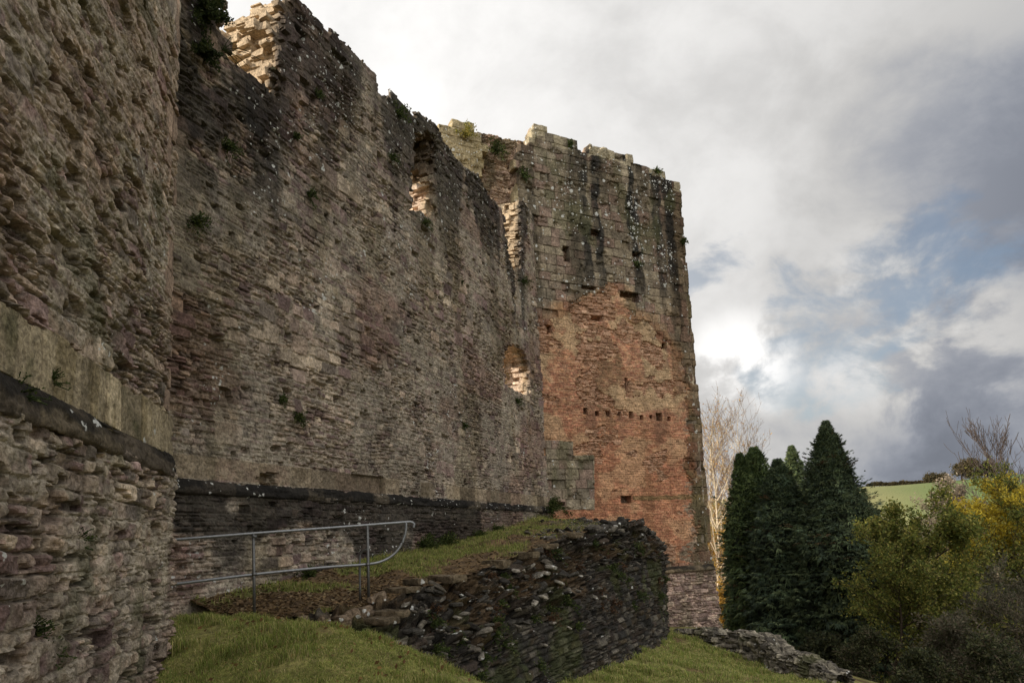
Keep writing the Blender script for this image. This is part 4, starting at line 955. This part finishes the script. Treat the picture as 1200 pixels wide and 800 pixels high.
def build_grass():
    rg = np.random.default_rng(5)
    n = 260000; x = rg.random(n) * 6.5 - 5.0; y = 5.2 + rg.random(n) * 5.4
    d = np.stack([x, y], 1); pat = fbm2(x * 2.2, y * 2.2, 55, 3); bare = fbm2(x * .9, y * .9, 51, 4); keep = (pat + rg.random(n) * .35 - 1.3 * np.clip(bare - .50, 0, 1) > .55) & (rg.random(n) < np.clip(1.25 - (y - 5) * .09, .5, 1))
    rel = (d - NEAR.o) @ NEAR.n; keep &= ~((rel < .04) & (((d - NEAR.o) @ NEAR.d) < .1))
    sk = x > -.2; keep &= ~((x > .6) & (y > 8.6))
    x, y = x[keep], y[keep]
    P = np.stack([x, y, gz(x, y) + rough_ground(x, y) - .004], 1)
    V, F, c = blades(P, rg, .026 + .075 * sst(fbm2(x * 3.1, y * 3.1, 59, 3), .42, .72), .0065, GCOL, .95)
    tag(mesh_from('grass', V, F, M_GRASS, None, c), 'short worn green grass covering the foreground mound', 'grass', kind='stuff')
    n = 110000; x = .5 + rg.random(n) * 8; y = 12.5 + rg.random(n) * 11
    dd = np.min(np.hypot(x[:, None] - LB[::12, 0], y[:, None] - LB[::12, 1]), 1)
    pat = fbm2(x * 1.4, y * 1.4, 57, 3); keep = (pat + rg.random(n) * .4 > .58)
    px = x / y; keep &= (px > .0)
    x, y = x[keep], y[keep]; P = np.stack([x, y, gz(x, y) + rough_ground(x, y) - .004], 1)
    V, F, c = blades(P, rg, .05 + .11 * sst(fbm2(x * 2.3, y * 2.3, 58, 3), .42, .7), .015, GCOL, .95)
    tag(mesh_from('grass', V, F, M_GRASS, None, c), 'rough green grass on the slope below the tower', 'grass', kind='stuff')
    n = 90000; s = rg.random(n); r = rg.random(n); p = terrace_point(s, r)
    dens = fbm2(p[:, 0] * 1.1, p[:, 1] * 1.1, 81, 4) + .25 * (s > .35) * (1 - np.abs(r - .35) * 1.6); keep = (s < .70 + .1 * rg.random(n)) | (r < .3); keep &= dens - .20 * sst(r, .42, .70) - .10 * (1 - sst(s, .22, .4)) + rg.random(n) * .3 > .66
    V, F, c = blades(p[keep], rg, .085, .010, GCOL * .92, .9)
    tag(mesh_from('grass', V, F, M_GRASS, None, c), 'patchy grass and weeds along the path under the curtain wall', 'grass', kind='stuff')
    # long tufts against the foot of the masonry
    n = 9000; s = rg.random(n) * .9; r = .02 + .07 * rg.random(n) ** 2; p = terrace_point(s, r); keep = fbm2(s * 26, r * 3, 63, 3) + .2 * rg.random(n) > .58
    V, F, c = blades(p[keep], rg, .20, .010, GCOL, .8)
    tag(mesh_from('grass', V, F, M_GRASS, None, c), 'long grass tufts growing against the foot of the curtain wall', 'grass', kind='stuff')
    n = 7000; u = -4.2 * rg.random(n); w = .03 + .16 * rg.random(n) ** 2; p = NEAR.world(u, u * 0, w + .06); p[:, 2] = gz(p[:, 0], p[:, 1]) + rough_ground(p[:, 0], p[:, 1]); keep = fbm2(u * 2.4, w, 64, 3) + .25 * rg.random(n) > .56
    V, F, c = blades(p[keep], rg, .15, .008, GCOL, .8)
    tag(mesh_from('grass', V, F, M_GRASS, None, c), 'long grass tufts against the foot of the near tower', 'grass', kind='stuff')
    n = 500; x = rg.random(n) * 5 - 4.2; y = 5.3 + rg.random(n) * 3.6; sz = .016 + .02 * rg.random(n); p = np.stack([x, y, gz(x, y) + rough_ground(x, y) + .02], 1)
    p = p[(p[:, :2] - NEAR.o) @ NEAR.n > .15]; sz = sz[:len(p)]
    V, F, c = leaf_quads(p, np.tile([1., 0, .15], (len(p), 1)), rg, .05, np.array([srgb(130, 100, 66), srgb(104, 78, 52), srgb(156, 128, 84)]), .6, .7)
    tag(mesh_from('fallen_leaves', V, F, M_LEAF, None, c), 'scattered brown leaves lying on the grass mound', 'leaves', kind='stuff')
    # fallen leaves
    n = 6500; s = rg.random(n) ** 1.2 * .85; r = rg.random(n); p = terrace_point(s, r); p[:, 2] += .012
    sz = .022 + .03 * rg.random(n); a = rg.normal(size=(n, 3)) * [.5, .5, 0] + [0, 0, 1]; a /= np.linalg.norm(a, axis=1)[:, None]
    t1 = np.cross(a, rg.normal(size=(n, 3))); t1 /= np.linalg.norm(t1, axis=1)[:, None]; t2 = np.cross(a, t1)
    V = np.stack([p - t1 * sz[:, None], p + t2 * sz[:, None] * .6, p + t1 * sz[:, None], p - t2 * sz[:, None] * .6], 1).reshape(-1, 3); b = np.arange(n) * 4
    lc = np.array([srgb(116, 94, 66), srgb(96, 78, 56), srgb(138, 116, 82), srgb(78, 64, 48), srgb(150, 132, 102)])
    c = np.repeat(lc[(rg.random(n) * 5).astype(int)], 4, 0)
    tag(mesh_from('fallen_leaves', V, np.stack([b, b + 1, b + 2, b + 3], 1), M_LEAF, None, c), 'brown fallen leaves strewn over the path under the wall', 'leaves', kind='stuff')
build_grass()

# ------------------------------------------------------------------ plants rooted in the masonry and along its foot
FERN = np.array([srgb(76, 88, 44), srgb(62, 76, 38), srgb(92, 98, 54), srgb(54, 64, 34)])
def tuft(pos, nrm, size, seed, label, cat='plant', cols=FERN, n=260, name='wall_plant', leaf=.05, group='plants rooted in the masonry', hang=.2):
    rg = np.random.default_rng(seed); t = thing(name, pos, label, cat, group)
    nf = 16; st = MB(); Ps = []; Ds = []
    for q in range(nf):
        d = np.array(nrm) * (.5 + rg.random()) + rg.normal(size=3) * .55 + [0, 0, .35]; d /= np.linalg.norm(d); L = size * (.5 + .6 * rg.random())
        k = np.linspace(0, 1, 7)[:, None]; pts = np.array(pos) - np.array(nrm) * .06 + d * L * k + np.array([0, 0, -1.]) * k ** 2 * L * hang * 2
        tube(st, pts, .0035 + .004 * size, cols[1] * .7, 3, False)
        m = n // nf; kk = rg.random(m); idx = kk * 5.99; f = idx - idx.astype(int); b = idx.astype(int)
        Ps.append(pts[b] * (1 - f)[:, None] + pts[b + 1] * f[:, None]); Ds.append(np.tile(d, (m, 1)))
    Ps = np.vstack(Ps); Ps = Ps + rg.normal(size=Ps.shape) * size * .07
    V, F, c = leaf_quads(Ps, np.vstack(Ds), rg, leaf, cols, .5, 1.1)
    st.build('stems', M_BARK, t); mesh_from('foliage', V, F, M_LEAF, t, c)
n3 = lambda p: np.array([*p.n, 0.0])
def on(plane, px, py): u, z = plane.uv(px, py); return plane.world(np.array([u]), np.array([z]), np.array([.03]))[0]
for q, (px, py, s, lab) in enumerate([(346, 490, .30, 'dark fern tuft on the curtain wall, the larger of the pair left of centre'), (330, 469, .24, 'small fern tuft just above the larger fern on the curtain wall'), (362, 228, .28, 'green tuft high on the curtain wall under the ridge'), (345, 160, .2, 'small green sprig near the broken gap of the curtain wall'),
                                      (262, 172, .38, 'dry brown bush clinging to the darkened wall below the gap'), (228, 262, .42, 'mossy clump in the hole of the curtain wall by the near tower'), (458, 186, .3, 'tuft on the stained wall left of the tall slit window'), (497, 262, .3, 'weed hanging from the sill of the tall slit window'),
                                      (612, 330, .5, 'ivy growing in the cleft beside the tower'), (606, 470, .3, 'weed below the arched window sill'), (544, 498, .2, 'small weed low on the curtain wall right of centre'), (540, 330, .16, 'tiny sprig in the middle height of the curtain wall'), (372, 112, .22, 'sprig on the ridge wall near the lichen patch')]):
    tuft(on(WALL, px, py), n3(WALL), s, 800 + q, lab, n=int(420 * s / .3), leaf=.045)
tuft(on(WALL, 238, 14), n3(WALL), .55, 830, 'dark ivy mass on the wall head at the top left', 'ivy', FERN * .6, 3500, 'ivy_clump', .06)
tuft(on(WALL, 236, 60), n3(WALL), .35, 831, 'ivy trail below the ivy mass at the top left', 'ivy', FERN * .6, 1200, 'ivy_clump', .06)
tuft(on(WALL, 263, 60), np.array([*WALL.d, .6]), .75, 833, 'thin bare twigs poking into the gap of the wall head', n=60, leaf=.035)
tuft(on(WALL, 466, 134), n3(WALL), .45, 832, 'green growth on the broken wall head left of the slit window', n=700)
for q, (px, py, s, lab) in enumerate([(545, 158, .7, 'tall yellowing grass tuft on the pale tower head'), (580, 178, .8, 'shrubby weed hanging in the broken core of the tower head'), (612, 205, .5, 'green fern on the edge of the tower quoins'), (746, 312, .4, 'mossy tuft in a lost stone of the tower face'), (770, 201, .35, 'grass tuft on the right end of the tower head'), (800, 283, .35, 'thin twig sprouting from the right edge of the tower'), (668, 170, .3, 'low grass on the tower head beside the tallest block')]):
    cols = np.array([srgb(140, 132, 62), srgb(110, 112, 52), srgb(158, 144, 80)]) if q in (0,) else FERN
    tuft(on(TOWER, px, py), n3(TOWER), s, 850 + q, lab, cols=cols, n=int(700 * s), leaf=.09, hang=.05 if q == 0 else .2)
for q, (px, py, dn, s, n, lab) in enumerate([(488, 640, .25, .42, 900, 'ivy bush at the foot of the curtain wall past the handrail end'), (512, 633, .25, .3, 500, 'low weed at the wall foot right of the ivy bush'), (636, 596, .35, .55, 900, 'bramble in the corner where the curtain wall meets the tower'), (650, 604, .4, .45, 600, 'weed on the terrace under the tower corner'), (355, 672, .15, .26, 300, 'small plant at the wall foot behind the handrail'), (575, 622, .2, .3, 500, 'nettle patch low at the wall foot'), (553, 628, .2, .26, 300, 'short weed at the wall foot between two larger plants')]):
    u, z = WALL.uv(px, py); tuft(WALL.world(np.array([u]), np.array([z - .05]), np.array([dn]))[0], np.array([.35 * WALL.n[0], .35 * WALL.n[1], .9]), s * 1.5, 870 + q, lab, n=n * 2, leaf=.06, group='plants along the wall foot')
for q, (px, py, s, lab) in enumerate([(22, 462, .2, 'thorny sprig sprouting above the near dark moulding'), (60, 448, .13, 'thin sprig beside the thorny one above the near moulding'), (85, 635, .18, 'green weed on the near tower below the moulding'), (55, 770, .16, 'dry weed low on the near tower'), (40, 740, .18, 'brown tuft in a joint near the foot of the near tower')]):
    tuft(on(NEAR, px, py), n3(NEAR), s, 890 + q, lab, n=170 if q < 2 else 320, leaf=.024, hang=.05)
rgb_ = np.random.default_rng(17)
for q in range(64):
    i = int(rgb_.uniform(.35, .97) * NI); j = int(rgb_.uniform(.06, .75) * 170); p = BANKP[i, j]; s = rgb_.uniform(.16, .42)
    tuft(p, BANKN[i, j], s, 910 + q, 'small weed sprouting from the dark rubble bank', cols=FERN if q % 3 else np.array([srgb(104, 78, 58), srgb(86, 66, 48)]), n=200, leaf=.05, name='bank_weed', group='weeds on the retaining bank')

# ------------------------------------------------------------------ trees
def grow(rg, base, height, levels=3, kids=(14, 9, 6), ang=(55, 45, 45), ratio=(.5, .5, .5), r0=.16, start=.25, lean=(0, 0), up=.25, wob=.12, d0=(0, 0, 1)):
    segs = []; twigs = []
    st = [(np.array(base, float), np.array([d0[0] + lean[0], d0[1] + lean[1], d0[2]], float), height, r0, 0)]
    while st:
        p, d, L, r, lv = st.pop(); n = 8 if lv == 0 else 5 if lv == 1 else 4; d = d / np.linalg.norm(d); pts = [p]
        for q in range(n):
            d = d + rg.normal(size=3) * wob + np.array([0, 0, up * (.25 if lv else 0.1)]); d /= np.linalg.norm(d); pts.append(pts[-1] + d * L / n)
        pts = np.array(pts); segs.append((pts, np.linspace(r, r * (.25 if lv else .12), n + 1)))
        if lv >= levels - 1: twigs.append(pts)
        if lv < levels:
            for q in range(kids[lv]):
                t = start + (1 - start) * (q + rg.random()) / kids[lv] if lv == 0 else .2 + .8 * rg.random()
                x = t * n; b = min(int(x), n - 1); P = pts[b] + (pts[b + 1] - pts[b]) * (x - b); dd = pts[b + 1] - pts[b]; dd /= np.linalg.norm(dd)
                s = np.cross(dd, rg.normal(size=3)); s /= np.linalg.norm(s); a = rad(ang[lv] * (.7 + .6 * rg.random()))
                st.append((P, dd * math.cos(a) + s * math.sin(a), L * ratio[lv] * (.6 + .6 * rg.random()) * (1 - .45 * t if lv == 0 else 1), r * .45 * (1 - .5 * t), lv + 1))
    return segs, twigs
def branch_mesh(name, segs, col, parent, mat=None, tip=None, rmin=.006):
    mb = MB()
    for k, (pts, r) in enumerate(segs):
        tube(mb, pts, np.maximum(r, rmin), col if tip is None or r[0] > .03 else tip, 6 if r[0] > .05 else 3, False)
    return mb.build(name, mat or M_BARK, parent, True)
def deciduous(name, base, label, cat, group, seed, height, leaves, lsize, cols, bark, spread=1.0, per=None, tip=None, rmin=.006, topcols=None, **kw):
    rg = np.random.default_rng(seed); t = thing(name, base, label, cat, group)
    segs, tw = grow(rg, np.array(base) - [0, 0, .3], height, **kw)
    if spread != 1:
        f = lambda P: (P - base) * [spread, spread, 1] + base
        segs = [(f(p), r) for p, r in segs]; tw = [f(p) for p in tw]
    main = [segs[0]]; branch_mesh('trunk', main, bark, t); branch_mesh('branches', segs[1:], bark, t, tip=tip, rmin=rmin)
    if leaves:
        T = np.array([q[-4:] for q in tw]); i = (rg.random(leaves) * len(T)).astype(int); a = rg.random(leaves) * 2.99; k = a.astype(int); fr = (a - k)[:, None]
        P = T[i, k] * (1 - fr) + T[i, k + 1] * fr + rg.normal(size=(leaves, 3)) * lsize * .8; D = T[i, k + 1] - T[i, k]; D /= np.maximum(np.linalg.norm(D, axis=1), 1e-6)[:, None]
        V, F, c = leaf_quads(P, D, rg, lsize, cols, .6, 1.0)
        if topcols is not None:
            zc = topcols[1]; m = np.repeat(P[:, 2] + rg.normal(size=leaves) * topcols[2] > zc, 4)
            V2, F2, c2 = leaf_quads(P, D, rg, lsize, topcols[0], .6, 1.0); c[m] = c2[m]
        mesh_from('foliage', V, F, M_LEAF, t, c)
    return t
def conifer(base, H, R, seed, label, tint=(1, 1, 1), n=5200, topround=.5, name='conifer', shoulder=.9):
    rg = np.random.default_rng(seed); t = thing(name, base, label, 'tree', 'tall conifers beyond the low wall'); base = np.array(base, float)
    mb = MB(); tube(mb, [base - [0, 0, .4], base + [0, 0, H * .5], base + [0, 0, H * .97]], np.array([.28, .16, .03]), np.array(srgb(70, 56, 46)), 7); mb.build('trunk', M_BARK, t, True)
    def rad_at(h, a):
        f = np.clip(h, 0, 1); e = np.minimum(1, ((1 - f) / shoulder)) ** topround
        lump = fbm3(np.cos(a) * 2.1 + 9, np.sin(a) * 2.1 + 9 + seed % 7, f * H * .55, 1001 + seed, 3) - .5; rag = noise3(np.cos(a) * 5 + 9, np.sin(a) * 5 + 9, f * H * 1.7, 1005 + seed) - .5
        return R * e * (1.0 + .8 * lump + .5 * rag)
    # dark inner core added to stop light passing through the crown
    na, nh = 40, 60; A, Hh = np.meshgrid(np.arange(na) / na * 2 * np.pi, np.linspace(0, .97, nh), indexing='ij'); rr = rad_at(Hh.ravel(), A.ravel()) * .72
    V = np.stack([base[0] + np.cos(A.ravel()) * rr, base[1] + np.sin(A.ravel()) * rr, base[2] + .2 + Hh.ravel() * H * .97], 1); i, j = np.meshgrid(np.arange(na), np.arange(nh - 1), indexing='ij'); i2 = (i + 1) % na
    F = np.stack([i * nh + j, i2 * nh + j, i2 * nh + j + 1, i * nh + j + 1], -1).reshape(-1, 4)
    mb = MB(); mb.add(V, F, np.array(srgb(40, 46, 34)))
    # boughs, each carrying flat drooping sprays made of narrow leaflets
    nb = n // 10; hb = rg.random(nb) ** 1.1 * .985; ab = rg.random(nb) * 2 * np.pi; rb = rad_at(hb, ab) * (.85 + .42 * rg.random(nb) ** 1.6); tone = .55 + .8 * rg.random(nb)
    ib = np.repeat(np.arange(nb), 16); m = len(ib); tt = .35 + .65 * rg.random(m) ** .7; side = rg.normal(size=m) * .20 * (1.15 - tt) * 2.0
    h = hb[ib]; a = ab[ib]; out = np.stack([np.cos(a), np.sin(a), np.zeros(m)], 1); lat = np.stack([-np.sin(a), np.cos(a), np.zeros(m)], 1)
    rise = (.10 + .75 * h ** 2) * rb[ib]
    P = base + np.array([0, 0, .15]) + out * (rb[ib] * tt)[:, None] + lat * (side * (.4 + rb[ib]))[:, None]; P[:, 2] += h * H * .985 + rise * tt - .32 * tt ** 2 * (1 - h) - np.abs(side) * .25
    D = out + lat * (side * 1.6)[:, None] + np.array([0, 0, 1.]) * (.15 + 1.1 * h ** 2 - .35 * (1 - h))[:, None] + rg.normal(size=(m, 3)) * .2; D /= np.linalg.norm(D, axis=1)[:, None]
    tcol = np.array([srgb(84, 96, 64), srgb(70, 84, 60), srgb(98, 108, 72), srgb(62, 74, 56)]) * np.array(tint)
    ccl = tcol[(rg.random(m) * 4).astype(int)] * (tone[ib] * (.8 + .4 * rg.random(m)))[:, None]; dry = (rg.random(nb) < .05)[ib]; ccl[dry] = np.array(srgb(104, 86, 60)) * .8
    L0 = (.16 + .22 * rg.random(m)) * (1 - .35 * h); sd0 = np.cross(D, [0, 0, 1.]); sd0 /= np.maximum(np.linalg.norm(sd0, axis=1), 1e-6)[:, None]; sd0 = sd0 + rg.normal(size=(m, 3)) * .25; sd0 /= np.linalg.norm(sd0, axis=1)[:, None]
    for fan in (-1, -.5, 0, .5, 1):
        Dn = D + sd0 * fan * .8; Dn /= np.linalg.norm(Dn, axis=1)[:, None]; L = (L0 * (1.1 - .35 * abs(fan)) * (.8 + .4 * rg.random(m)))[:, None]
        w = L * .11; tip = P + Dn * L + np.array([0, 0, -1.]) * L * (.22 + .2 * abs(fan)); md = P + Dn * L * .55
        V = np.stack([P, md + sd0 * w, tip, md - sd0 * w], 1).reshape(-1, 3); b = np.arange(m) * 4
        mb.add(V, np.stack([b, b + 1, b + 2, b + 3], 1), np.repeat(ccl * (1 + .12 * fan), 4, 0))
    # shorter sprays closing the crown between the boughs
    h = rg.random(n) ** 1.12 * .985; a = rg.random(n) * 2 * np.pi; rr = rad_at(h, a) * (.70 + .26 * rg.random(n)); m = n
    P = np.stack([base[0] + np.cos(a) * rr, base[1] + np.sin(a) * rr, base[2] + .15 + h * H], 1); out = np.stack([np.cos(a), np.sin(a), np.zeros(n)], 1)
    D = out * .7 + np.array([0, 0, 1.]) * (.15 + 1.0 * h ** 2)[:, None] + rg.normal(size=(n, 3)) * .4; D /= np.linalg.norm(D, axis=1)[:, None]
    ccl = tcol[(rg.random(n) * 4).astype(int)] * (.55 + .9 * fbm3(P[:, 0] * 1.3, P[:, 1] * 1.3, P[:, 2] * 1.3, 1011, 2))[:, None]
    L0 = (.2 + .26 * rg.random(n)) * (1 - .35 * h); sd0 = np.cross(D, out + [0, 0, .9]); sd0 /= np.maximum(np.linalg.norm(sd0, axis=1), 1e-6)[:, None]
    for fan in (-1, -.4, .4, 1):
        Dn = D + sd0 * fan * .8; Dn /= np.linalg.norm(Dn, axis=1)[:, None]; L = (L0 * (.8 + .4 * rg.random(n)))[:, None]
        tip = P + Dn * L + np.array([0, 0, -1.]) * L * (.3 + .2 * abs(fan)); md = P + Dn * L * .55
        V = np.stack([P, md + sd0 * L * .11, tip, md - sd0 * L * .11], 1).reshape(-1, 3); b = np.arange(n) * 4
        mb.add(V, np.stack([b, b + 1, b + 2, b + 3], 1), np.repeat(ccl * (1 + .12 * fan), 4, 0))
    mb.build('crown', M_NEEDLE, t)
def base_at(px, d):
    x = (px - 600) / FPX * d * 1.0; p = aty(px, 700, d); z = float(gz(np.array([p[0]]), np.array([p[1]]))[0]); return np.array([p[0], p[1], z])
def topz(px, py, d): return aty(px, py, d)[2]
for px, py, d, R, lab, tint, n, tr, sh in [(991, 493, 37, 2.75, 'tallest dark conifer with a sharp pointed top, rightmost of the group', (1, 1, 1.08), 12000, 1.0, .52), (901, 524, 42, 2.05, 'twin-topped green conifer at the left of the group, its right-hand summit', (1.1, 1.15, .85), 7500, .85, .34), (883, 531, 41, 1.45, 'leftmost conifer of the group, leaning on the twin-topped one', (1.08, 1.12, .85), 6500, .85, .45),
                                           (928, 538, 38.5, 2.05, 'darker shorter conifer in front, between the left pair and the tallest', (.95, .98, 1.08), 7500, .9, .42), (946, 521, 50, 2.1, 'paler grey-green conifer showing behind the middle of the group', (1.1, 1.1, 1.0), 5500, .9, .42)]:
    b = base_at(px, d); H = topz(px, py, d) - b[2]; conifer(b, H, R, int(px), lab, tint, n, tr, shoulder=sh)

BIRCH = np.array(srgb(205, 188, 160)); TWIG = np.array(srgb(128, 112, 98))
YEL = np.array([srgb(196, 150, 60), srgb(178, 128, 52), srgb(206, 170, 88), srgb(160, 112, 54)])
for px, py, d, lab, sd, lv in [(838, 478, 56, 'slender white birch with sparse yellow leaves right beside the tower', 21, 1500), (884, 474, 62, 'bare-topped birch rising behind the leftmost conifers', 22, 1200), (905, 482, 64, 'second thin birch behind the conifers, right of the bare-topped one', 23, 1000), (826, 500, 66, 'birch half hidden behind the right edge of the tower', 24, 900)]:
    b = base_at(px, d); H = topz(px, py, d) - b[2]
    deciduous('birch_tree', b, lab, 'tree', 'birches behind the tower', sd, H * .92, lv, .12, YEL, BIRCH, 1.0, levels=3, kids=(34, 6, 4), ang=(34, 38, 40), ratio=(.30, .5, .55), r0=.17, start=.18, tip=TWIG, rmin=.010, up=.5, wob=.07)
GOLD = np.array([srgb(190, 152, 62), srgb(172, 132, 56), srgb(150, 118, 56), srgb(202, 168, 92)])
for px, py, d, lab, sd in [(842, 585, 58, 'golden autumn bush at the foot of the birches by the tower', 31), (838, 630, 52, 'golden shrub low beside the tower foot', 32), (862, 575, 70, 'tan thicket behind the leftmost conifer', 33), (842, 690, 50, 'low yellow shrub just above the low wall beside the tower', 34)]:
    b = base_at(px, d); H = max(topz(px, py, d) - b[2], 1.2)
    deciduous('autumn_bush', b, lab, 'bush', 'golden bushes by the birches', sd, H * .9, 16000, .14, GOLD, np.array(srgb(120, 96, 70)), 1.0, levels=3, kids=(16, 7, 5), ang=(50, 45, 45), ratio=(.5, .5, .5), r0=.08, start=.05, rmin=.008, up=.5)
OLV = np.array([srgb(118, 124, 58), srgb(102, 112, 54), srgb(138, 136, 66), srgb(88, 98, 50), srgb(150, 142, 76)])
DKG = np.array([srgb(84, 88, 58), srgb(60, 66, 44), srgb(88, 88, 60), srgb(52, 56, 40)])
b = base_at(1075, 31); deciduous('hawthorn_tree', b, 'olive green small tree with feathery top in front of the field', 'tree', None, 41, topz(1078, 610, 31) - b[2], 52000, .12, OLV, np.array(srgb(70, 60, 48)), 1.0, levels=3, kids=(26, 9, 6), ang=(62, 48, 45), ratio=(.42, .5, .5), r0=.16, start=.12, rmin=.008, up=.35)
b = base_at(1032, 29); deciduous('hawthorn_tree', b, 'lower olive shrub at the foot of the tallest conifer, left of the feathery tree', 'bush', None, 42, topz(1032, 650, 29) - b[2], 12000, .11, OLV * .9, np.array(srgb(70, 60, 48)), 1.0, levels=3, kids=(18, 8, 5), ang=(60, 45, 45), ratio=(.5, .5, .5), r0=.09, start=.1, rmin=.007, up=.3)
YB = np.array([srgb(214, 192, 66), srgb(200, 178, 64), srgb(220, 202, 92), srgb(176, 160, 66)])
b = base_at(1172, 44); deciduous('yellow_tree', b, 'tree with bright yellow autumn leaves at the right edge of the photo', 'tree', None, 43, topz(1172, 588, 44) - b[2], 40000, .16, OLV * 1.1, np.array(srgb(62, 52, 42)), 1.05, levels=3, kids=(26, 9, 6), ang=(58, 46, 45), ratio=(.42, .5, .5), r0=.2, start=.15, rmin=.012, up=.35, topcols=(YB, topz(1172, 650, 44), .8))
b = base_at(1215, 40); deciduous('yellow_tree', b, 'dark limbed tree with thin ochre leaves cut by the right edge', 'tree', None, 44, topz(1215, 590, 40) - b[2], 14000, .15, OLV, np.array(srgb(54, 47, 40)), 1.0, levels=3, kids=(22, 8, 5), ang=(55, 46, 45), ratio=(.45, .5, .5), r0=.2, start=.15, rmin=.014, up=.4)
b = base_at(1188, 70); deciduous('bare_tree', b, 'leafless tree with fine upright branches against the sky on the right', 'tree', None, 45, topz(1190, 530, 70) - b[2], 0, .1, OLV, np.array(srgb(84, 74, 68)), 1.0, levels=3, kids=(26, 8, 4), ang=(32, 30, 34), ratio=(.42, .5, .5), r0=.22, start=.25, rmin=.020, up=.7, wob=.06)
b = base_at(1128, 75); deciduous('pale_bush', b, 'pale grey-white fluffy bush below the hilltop trees', 'bush', None, 46, topz(1126, 586, 75) - b[2], 16000, .24, np.array([srgb(146, 132, 112), srgb(122, 110, 94), srgb(160, 148, 130)]), np.array(srgb(120, 108, 92)), 1.0, levels=3, kids=(20, 8, 5), ang=(60, 46, 45), ratio=(.5, .5, .5), r0=.12, start=.2, rmin=.02, up=.4)
GRY = np.array([srgb(96, 92, 76), srgb(84, 82, 66), srgb(108, 100, 82), srgb(76, 80, 54)])
for px, py, d, sp, lab, sd, cols in [(1120, 715, 22, 1.35, 'grey-green twiggy bush in the lower right foreground', 51, GRY), (1185, 690, 25, 1.2, 'dusky thicket at the right edge behind the twiggy bush', 52, GRY * .8), (1060, 755, 21, 1.3, 'low scrub left of the twiggy bush, nearest the wall end', 53, DKG), (1170, 745, 20, 1.3, 'dark bramble scrub in the bottom right corner', 54, DKG), (1110, 665, 36, 1.2, 'dusky shrub between the feathery tree and the yellow tree', 55, GRY), (1010, 735, 27, 1.2, 'dark shrub at the feet of the conifers beyond the wall end', 56, DKG), (950, 745, 30, 1.3, 'dark low shrub under the tallest conifer behind the wall', 57, DKG * .7), (1180, 625, 52, 1.3, 'ochre thicket beyond the yellow tree', 58, OLV)]:
    b = base_at(px, d); H = max(topz(px, py, d) - b[2], 1.3)
    deciduous('scrub_bush', b, lab, 'bush', None, sd, H * .9, 11000, .085 if d < 28 else .14, cols, np.array(srgb(112, 100, 84)), sp, levels=3, kids=(20, 9, 6), ang=(60, 50, 45), ratio=(.52, .5, .5), r0=.07, start=.04, rmin=.0085, up=.35)
# trees and hedge along the crest of the field
HIL = np.array([srgb(84, 76, 54), srgb(72, 68, 50), srgb(96, 84, 58)])
for px, py, d, lab, sd, sp, h0 in [(1147, 540, 300, 'round brown tree standing on the hilltop', 61, 1.35, 1), (1176, 541, 300, 'smaller grey tree on the hilltop right of the round one', 62, 1.2, 1), (1107, 556, 325, 'leftmost little tree of the hedgerow on the crest', 63, 1.2, 1), (1117, 556, 325, 'second little tree in the crest hedgerow', 64, 1.2, 1), (1127, 555, 325, 'third little tree in the crest hedgerow nearest the round tree', 65, 1.2, 1)]:
    b = base_at(px, d); b[2] -= .5; H = max(topz(px, py, d) - b[2], 3)
    deciduous('hilltop_tree', b, lab, 'tree', 'trees on the crest of the field', sd, H, 5200 if sd < 63 else 1200, .75, HIL, np.array(srgb(70, 60, 50)), sp, levels=3, kids=(16, 7, 5), ang=(60, 48, 45), ratio=(.46, .5, .5), r0=.5, start=.25, rmin=.06, up=.25)
def build_hedge():
    rg = np.random.default_rng(9); n = 5200; px = rg.uniform(1015, 1115, n); P = np.array([aty(a, 565, 331) for a in px]); P[:, 2] = gz(P[:, 0], P[:, 1]) + rg.random(n) * (.6 + 1.6 * fbm2(px * .12, px * 0, 91, 3))
    V, F, c = leaf_quads(P, np.tile([0, 0, 1.], (n, 1)), rg, .8, HIL * .9, .6, 1.0)
    o = mesh_from('hedge', V, F, M_LEAF, None, c, origin=P.mean(0)); tag(o, 'thin dark hedge line along the crest of the green field', 'hedge', kind='thing')
build_hedge()
